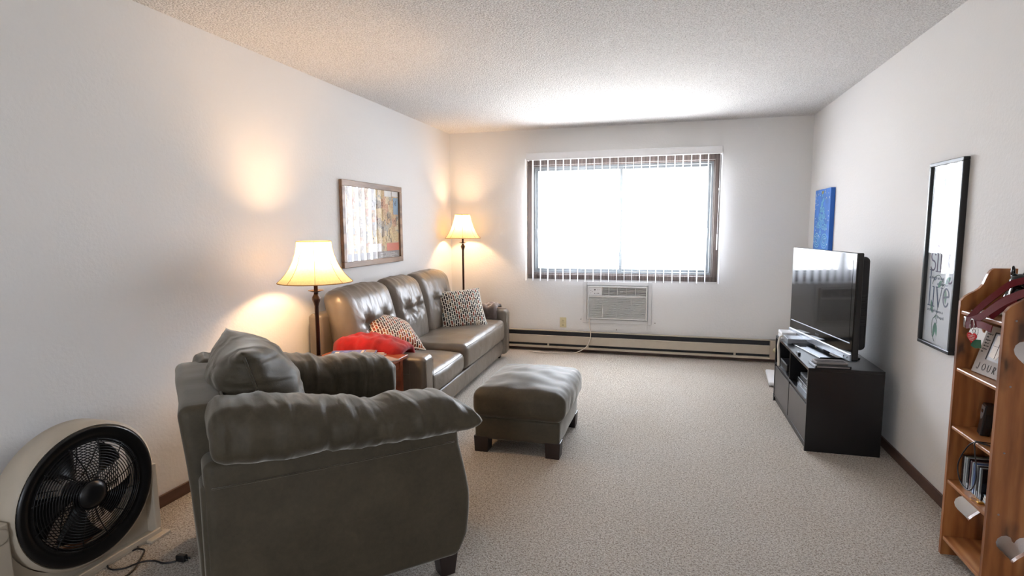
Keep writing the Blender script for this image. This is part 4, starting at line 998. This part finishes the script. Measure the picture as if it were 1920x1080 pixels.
# leaning JOURNEY photo frame
jt = thing('photo_frame', 'grey photo frame lettered journey leaning on second highest bookcase shelf', 'photo frame', (1.186, 2.50, .8085), (0, 0, 0))
def jf(a, b, t):      # a from left (+y) edge to the right, b up the frame, t out towards the room
    tilt = math.radians(15); base = Vector((1.190+.10*a, 2.592-a, .8085))
    return tuple(base+Vector((math.sin(tilt)*b-math.cos(tilt)*t, 0, math.cos(tilt)*b+math.sin(tilt)*t)))
JW, JH = .234, .190
bm = BM(); plate(bm, [(0, 0), (JW, 0), (JW, JH), (0, JH)], [], .010, lambda a, b, t: jf(a, b, t)); jb = obj('frame_body', bm, 'jour', jt, False, W=True)
bm = BM(); plate(bm, [(.058, .060), (.165, .060), (.165, .165), (.058, .165)], [], .001, lambda a, b, t: jf(a, b, t+.0101)); ph = obj('photo', bm, 'photog', jt, False, W=True)
bm = BM(); plate(bm, [(.064, .075), (.105, .068), (.128, .115), (.128, .16), (.068, .16)], [], .0006, lambda a, b, t: jf(a, b, t+.0112)); obj('photo_subject', bm, 'photo', ph, False, W=True)
bm = BM()
for a, b, c, d in ((.054, .060, .054, .169), (.054, .168, .169, .168), (.096, .071, .096, .16), (.066, .118, .128, .118)): ribbon(bm, [(a, b), (c, d)], .004 if a < .06 else .0012, .001, lambda a, b, t: jf(a, b, t+.0115))
obj('photo_border', bm, 'matte', ph, False, W=True)
UP = dict(J=[[(.45, 1), (.45, .25)]+arc(.25, .22, .2, .22, 0, -170, 8)], O=[arc(.4, .5, .36, .46, 90, 450, 18)], U=[[(.1, 1), (.1, .35)]+arc(.38, .33, .28, .30, 180, 360, 10)+[(.66, 1)]],
 R=[[(.1, 0), (.14, 1)], [(.05, .95)]+arc(.28, .74, .30, .24, 80, -90, 8)+[(.2, .48), (.62, .0)]], N=[[(.1, 0), (.1, 1), (.6, 0), (.6, 1)]], E=[[(.55, 1), (.1, 1), (.1, 0), (.55, 0)], [(.1, .5), (.45, .5)]], Y=[[(.05, 1), (.32, .5)], [(.62, 1), (.32, .5), (.32, 0)]])
bm = BM()
for i, c_h in enumerate('JOURNEY'):
    for st in UP[c_h]: ribbon(bm, [(.020+i*.030+a*.024, .016+b*.027) for a, b in st], .0022, .0008, lambda a, b, t: jf(a, b, t+.0101))
obj('lettering', bm, 'matte', jb, False, W=True)
bm = BM()
for i, (s_, b) in enumerate((('today is', .155), ('the', .143), ('longest', .131), ('day of', .119), ('the rest', .107), ('of your', .095), ('life', .083))): merge(bm, text_bm(s_, .0095, lambda X, Y, t, b=b: jf(.010+X, b+Y, t+.0101), shear=.3))
merge(bm, text_bm('along the way', .012, lambda X, Y, t: jf(.085+X, .174+Y, t+.0101), shear=.3))
obj('fine_print', bm, 'matte', jb, False, W=True)
# pocket radio
t = thing('pocket_radio', 'small black pocket radio with pale silver face on bookcase shelf', 'radio', (1.222, 2.555, .5645), (0, 0, math.radians(-12)))
R_ = Matrix.Rotation(math.radians(7), 3, 'Y')
bm = BM(); rbox(bm, (0, 0, .062), (.016, .024, .062), .004, 1, 2, lambda p: p+Vector((.10*(p.z+.062), 0, 0))); b_ = obj('body', bm, 'black', t, True, wn=True)
bm = BM(); pts = [(-.020, .112), (.020, .112), (.020, .085), (.013, .066), (0, .058), (-.013, .066), (-.020, .085)]
plate(bm, pts, [], .0012, lambda a, b, t_: (-.0165+.10*b-t_, -a, b+.004)); fc = obj('face_plate', bm, 'silver', b_, False, label='pale silver rounded face plate')
bm = BM(); box(bm, -.0165+.0094-.0030, -.0165+.0100, -.010, .008, .090, .102); obj('display', bm, 'gloss', fc, False)
bm = BM(); box(bm, .0, .020, -.0262, -.0242, .035, .085); obj('belt_clip', bm, 'matte', b_, False)
# discs
cdm_ = [('cdk', .012), ('cdg', .010), ('cdclear', .010), ('cdk', .0105), ('cdm', .0105), ('cdclear', .006), ('cdb', .0105), ('cdclear', .006), ('cdk', .0105), ('cdclear', .008), ('cdk', .0105)]
lab = {0: 'black disc case standing farthest along the disc row', 1: 'grey green disc case second from far end of the disc row', 2: 'clear edged disc case beside the grey green one', 3: 'black disc case between a clear case and the maroon one',
       4: 'maroon disc case in the middle of the disc row', 5: 'slim clear case next to the maroon disc case', 6: 'blue disc case in the disc row', 7: 'slim clear case next to the blue disc case', 8: 'black disc case nearer than the blue one', 9: 'clear disc case second from near end of row', 10: 'black disc case with a white starburst cover at the near end of row'}
y = 2.612
for i, (m_, th) in enumerate(cdm_):
    t = thing('disc_case', lab[i], 'disc case', (1.186, y-th/2, .3325), (0, 0, math.radians(0)), 'disc cases on the bookcase shelf')
    bm = BM(); hb(bm, 0, .128, -th/2, th/2-.0004, 0, .124, .001); b_ = obj('case', bm, m_, t, False)
    bm = BM(); hb(bm, -.0006, .004, -th/2-.0001, th/2-.0003, .002, .122, .0004); obj('spine', bm, 'cdclear' if i in (1, 5, 7, 9) else m_, b_, False)
    if i == 10:
        bm = BM()
        for k in range(6): a = PI*k/6; L_ = .013 if k % 3 else .020; tube(bm, [(.072-L_*math.cos(a), -th/2-.0004, .082-L_*math.sin(a)), (.072+L_*math.cos(a), -th/2-.0004, .082+L_*math.sin(a))], .0006, 4)
        obj('starburst', bm, 'magw', b_, False)
    y -= th+.0042 + (.004 if i in (3, 6) else 0)
# booklets
for i, (lb, m_) in enumerate((('pale blue booklet lowest of the little stack beside disc cases', 'ltpaper'), ('white booklet in the middle of the little stack beside disc cases', 'magw'), ('pale blue booklet on top of the little stack beside disc cases', 'ltpaper'))):
    t = thing('booklet', lb, 'booklet', (1.232, 2.405, .3325+i*.0105), (0, 0, .12-.1*i), 'booklets stacked beside the disc cases')
    bm = BM(); hb(bm, -.045, .045, -.038, .038, 0, .0096, .0008); b_ = obj('pages', bm, 'magw', t, False)
    bm = BM(); box(bm, -.046, .046, -.0385, .0385, .0094, .0101); obj('cover', bm, m_, b_, False)
# gold ring and key
t = thing('keyring', 'gold ring with small tag lying on the front edge of bookcase shelf', 'keyring', (1.165, 2.44, .3325))
bm = BM(); tube(bm, [(.002+.012*math.cos(a*PI/12), .02+.014*math.sin(a*PI/12), .0018) for a in range(24)], .0014, 6, True); obj('ring', bm, 'gold', t)
bm = BM(); rbox(bm, (.008, -.008, .004), (.010, .007, .003), .002, 1, 2); tube(bm, [(.012, -.014, .003), (.03, -.035, .003), (.05, -.045, .003)], .001, 5); obj('tag', bm, 'gold', t)
# black cable hanging over a shelf
bm = BM()
k_ = Vector((1.149, 2.44, .570))
tube(bm, catmull([(1.27, 2.40, .569), (1.20, 2.395, .569), (1.158, 2.425, .570), k_, (1.139, 2.470, .545), (1.136, 2.512, .485), (1.135, 2.530, .435), (1.135, 2.510, .392), (1.135, 2.468, .375), (1.135, 2.425, .385), (1.136, 2.398, .430), (1.136, 2.402, .490), (1.139, 2.428, .545), (1.150, 2.436, .571), (1.20, 2.372, .569), (1.26, 2.365, .569)], 8), .0024, 7)
tube(bm, catmull([(1.25, 2.43, .569), (1.17, 2.445, .569), (1.147, 2.447, .571), (1.146, 2.43, .575), (1.165, 2.41, .5715), (1.22, 2.38, .5715)], 7), .0022, 7)
tag(obj('coiled_cable', bm, 'cordb'), 'thin black cable looped and hanging over a bookcase shelf edge', 'cable')
# papers on the top board
t = thing('paper_slips', 'loose white paper slip lying on the top bookcase shelf', 'paper', (1.22, 2.56, 1.0445)); 
bm = BM(); rbox(bm, (0, 0, .003), (.045, .06, .002), .001, (6, 6, 1), 1, lambda p: p+Vector((0, 0, .004*math.sin(p.x*60)*math.sin(p.y*40)))); bmesh.ops.translate(bm, vec=(0, 0, .002), verts=bm.verts); obj('slip', bm, 'magw', t)
t = thing('envelope', 'pale pink card standing behind the black figurine on top shelf', 'card', (1.322, 2.46, 1.0445)); bm = BM(); hb(bm, 0, .003, -.09, .09, 0, .150, .001); obj('card_sheet', bm, 'photo', t, False)
# red collar with tags
co = thing('dog_collar', 'red webbing collar with metal ring and heart tag on top shelf', 'collar', (1.16, 2.45, 1.0445))
def band(bm, pts, w, th=.0016, tilt=0):
    P = catmull(pts, 8); L = []
    for i, p in enumerate(P):
        t_ = (P[min(i+1, len(P)-1)]-P[max(i-1, 0)]).normalized(); side = Vector((-.94, -.34, 0)); up = t_.cross(side).normalized(); up = Matrix.Rotation(tilt, 3, t_) @ up; n_ = up.cross(t_).normalized()
        L.append([bm.verts.new(p+up*a*w/2+n_*b*th) for a, b in ((-1, -1), (1, -1), (1, 1), (-1, 1))])
    for A, B in zip(L, L[1:]):
        for k in range(4): bm.faces.new((A[k], A[(k+1) % 4], B[(k+1) % 4], B[k]))
    bm.faces.new(L[0][::-1]); bm.faces.new(L[-1])
bm = BM(); band(bm, [(1.135, 2.548, 1.018), (1.150, 2.50, 1.075), (1.170, 2.45, 1.128), (1.200, 2.42, 1.172), (1.235, 2.40, 1.190)], .024); obj('strap', bm, 'redlea', co, False, W=True)
bm = BM(); band(bm, [(1.132, 2.552, 1.016), (1.134, 2.50, 1.028), (1.136, 2.45, 1.050), (1.138, 2.39, 1.085), (1.145, 2.33, 1.122), (1.16, 2.26, 1.158), (1.175, 2.19, 1.180)], .026); obj('strap', bm, 'redlea', co, False, W=True)
bm = BM(); band(bm, [(1.131, 2.548, .998), (1.130, 2.49, 1.012), (1.131, 2.43, 1.018), (1.138, 2.385, 1.012)], .026); obj('strap', bm, 'redlea', co, False, W=True)
bm = BM(); band(bm, [(1.150, 2.44, 1.055), (1.175, 2.41, 1.10), (1.20, 2.38, 1.125)], .045); obj('strap', bm, 'redlea', co, False, W=True)
bm = BM(); rbox(bm, (1.131, 2.555, 1.010), (.004, .006, .022), .003, 1, 2); obj('buckle', bm, 'chrome', co, True, W=True)
bm = BM(); tube(bm, [(1.126, 2.492+.015*math.cos(a*PI/14), 1.010+.021*math.sin(a*PI/14)) for a in range(28)], .0021, 7, True); tube(bm, [(1.124, 2.472+.007*math.cos(a*PI/9), .988+.009*math.sin(a*PI/9)) for a in range(18)], .0012, 6, True); tube(bm, [(1.126, 2.455+.009*math.cos(a*PI/9), .990+.014*math.sin(a*PI/9)) for a in range(18)], .0010, 6, True); obj('split_ring', bm, 'chrome', co, True, W=True)
bm = BM(); plate(bm, [(a, b) for a, b in heart(0, 0, .044, .040)], [], .0018, lambda a, b, t_: (1.120+a*.30-t_, 2.472-a*.95, .962+b)); tg = obj('heart_tag', bm, 'redtag', co, False, W=True, label='red enamel heart tag')
bm = BM()
for i, (z, L_) in enumerate(((.971, .028), (.965, .030), (.959, .024), (.953, .016))): ribbon(bm, scribble(-L_/2, z, L_, .0030, 8, i), .0009, .0004, lambda a, b, t_: (1.118+a*.30-t_, 2.472-a*.95, b))
obj('engraving', bm, 'magw', tg, False, W=True)
bm = BM(); plate(bm, [(-.017, .958), (.020, .962), (.024, .932), (.0, .926), (-.020, .932)], [], .0018, lambda a, b, t_: (1.1265+a*.3-t_, 2.455-a*.95, b)); obj('green_tag', bm, 'green', co, False, W=True, label='dark green tag behind the heart')
# glossy black figurine
fg = thing('dog_figurine', 'glossy black dog figurine sitting on the top bookcase shelf', 'figurine', (1.235, 2.455, 1.0445), (0, 0, 2.6))
fg.scale = (1.2, 1.2, 1.12)
def blob(bm, c, r, rot=None, n=16):
    g = bmesh.ops.create_uvsphere(bm, u_segments=n+8, v_segments=n, radius=1)
    for v in g['verts']:
        p = Vector((v.co.x*r[0], v.co.y*r[1], v.co.z*r[2])); v.co = Vector(c)+(rot @ p if rot else p)
bm = BM(); blob(bm, (.0, -.035, .050), (.036, .052, .050)); blob(bm, (-.008, .005, .075), (.026, .030, .050)); blob(bm, (-.010, .010, .120), (.028, .030, .028)); blob(bm, (-.028, .030, .112), (.015, .018, .013))
for x in (-.022, .008):
    blob(bm, (x, .030, .035), (.010, .011, .036)); blob(bm, (x-.004, .040, .009), (.011, .016, .009)); blob(bm, (x+.002, .000, .148), (.006, .009, .026), Matrix.Rotation(.35 if x < 0 else -.1, 3, 'X'))
    blob(bm, (x*1.4, -.02, .022), (.016, .034, .021))
rm = bm; fo = obj('body', rm, 'gloss', fg)
md = fo.modifiers.new('remesh', 'REMESH'); md.mode = 'VOXEL'; md.voxel_size = .0028; md.use_smooth_shade = True
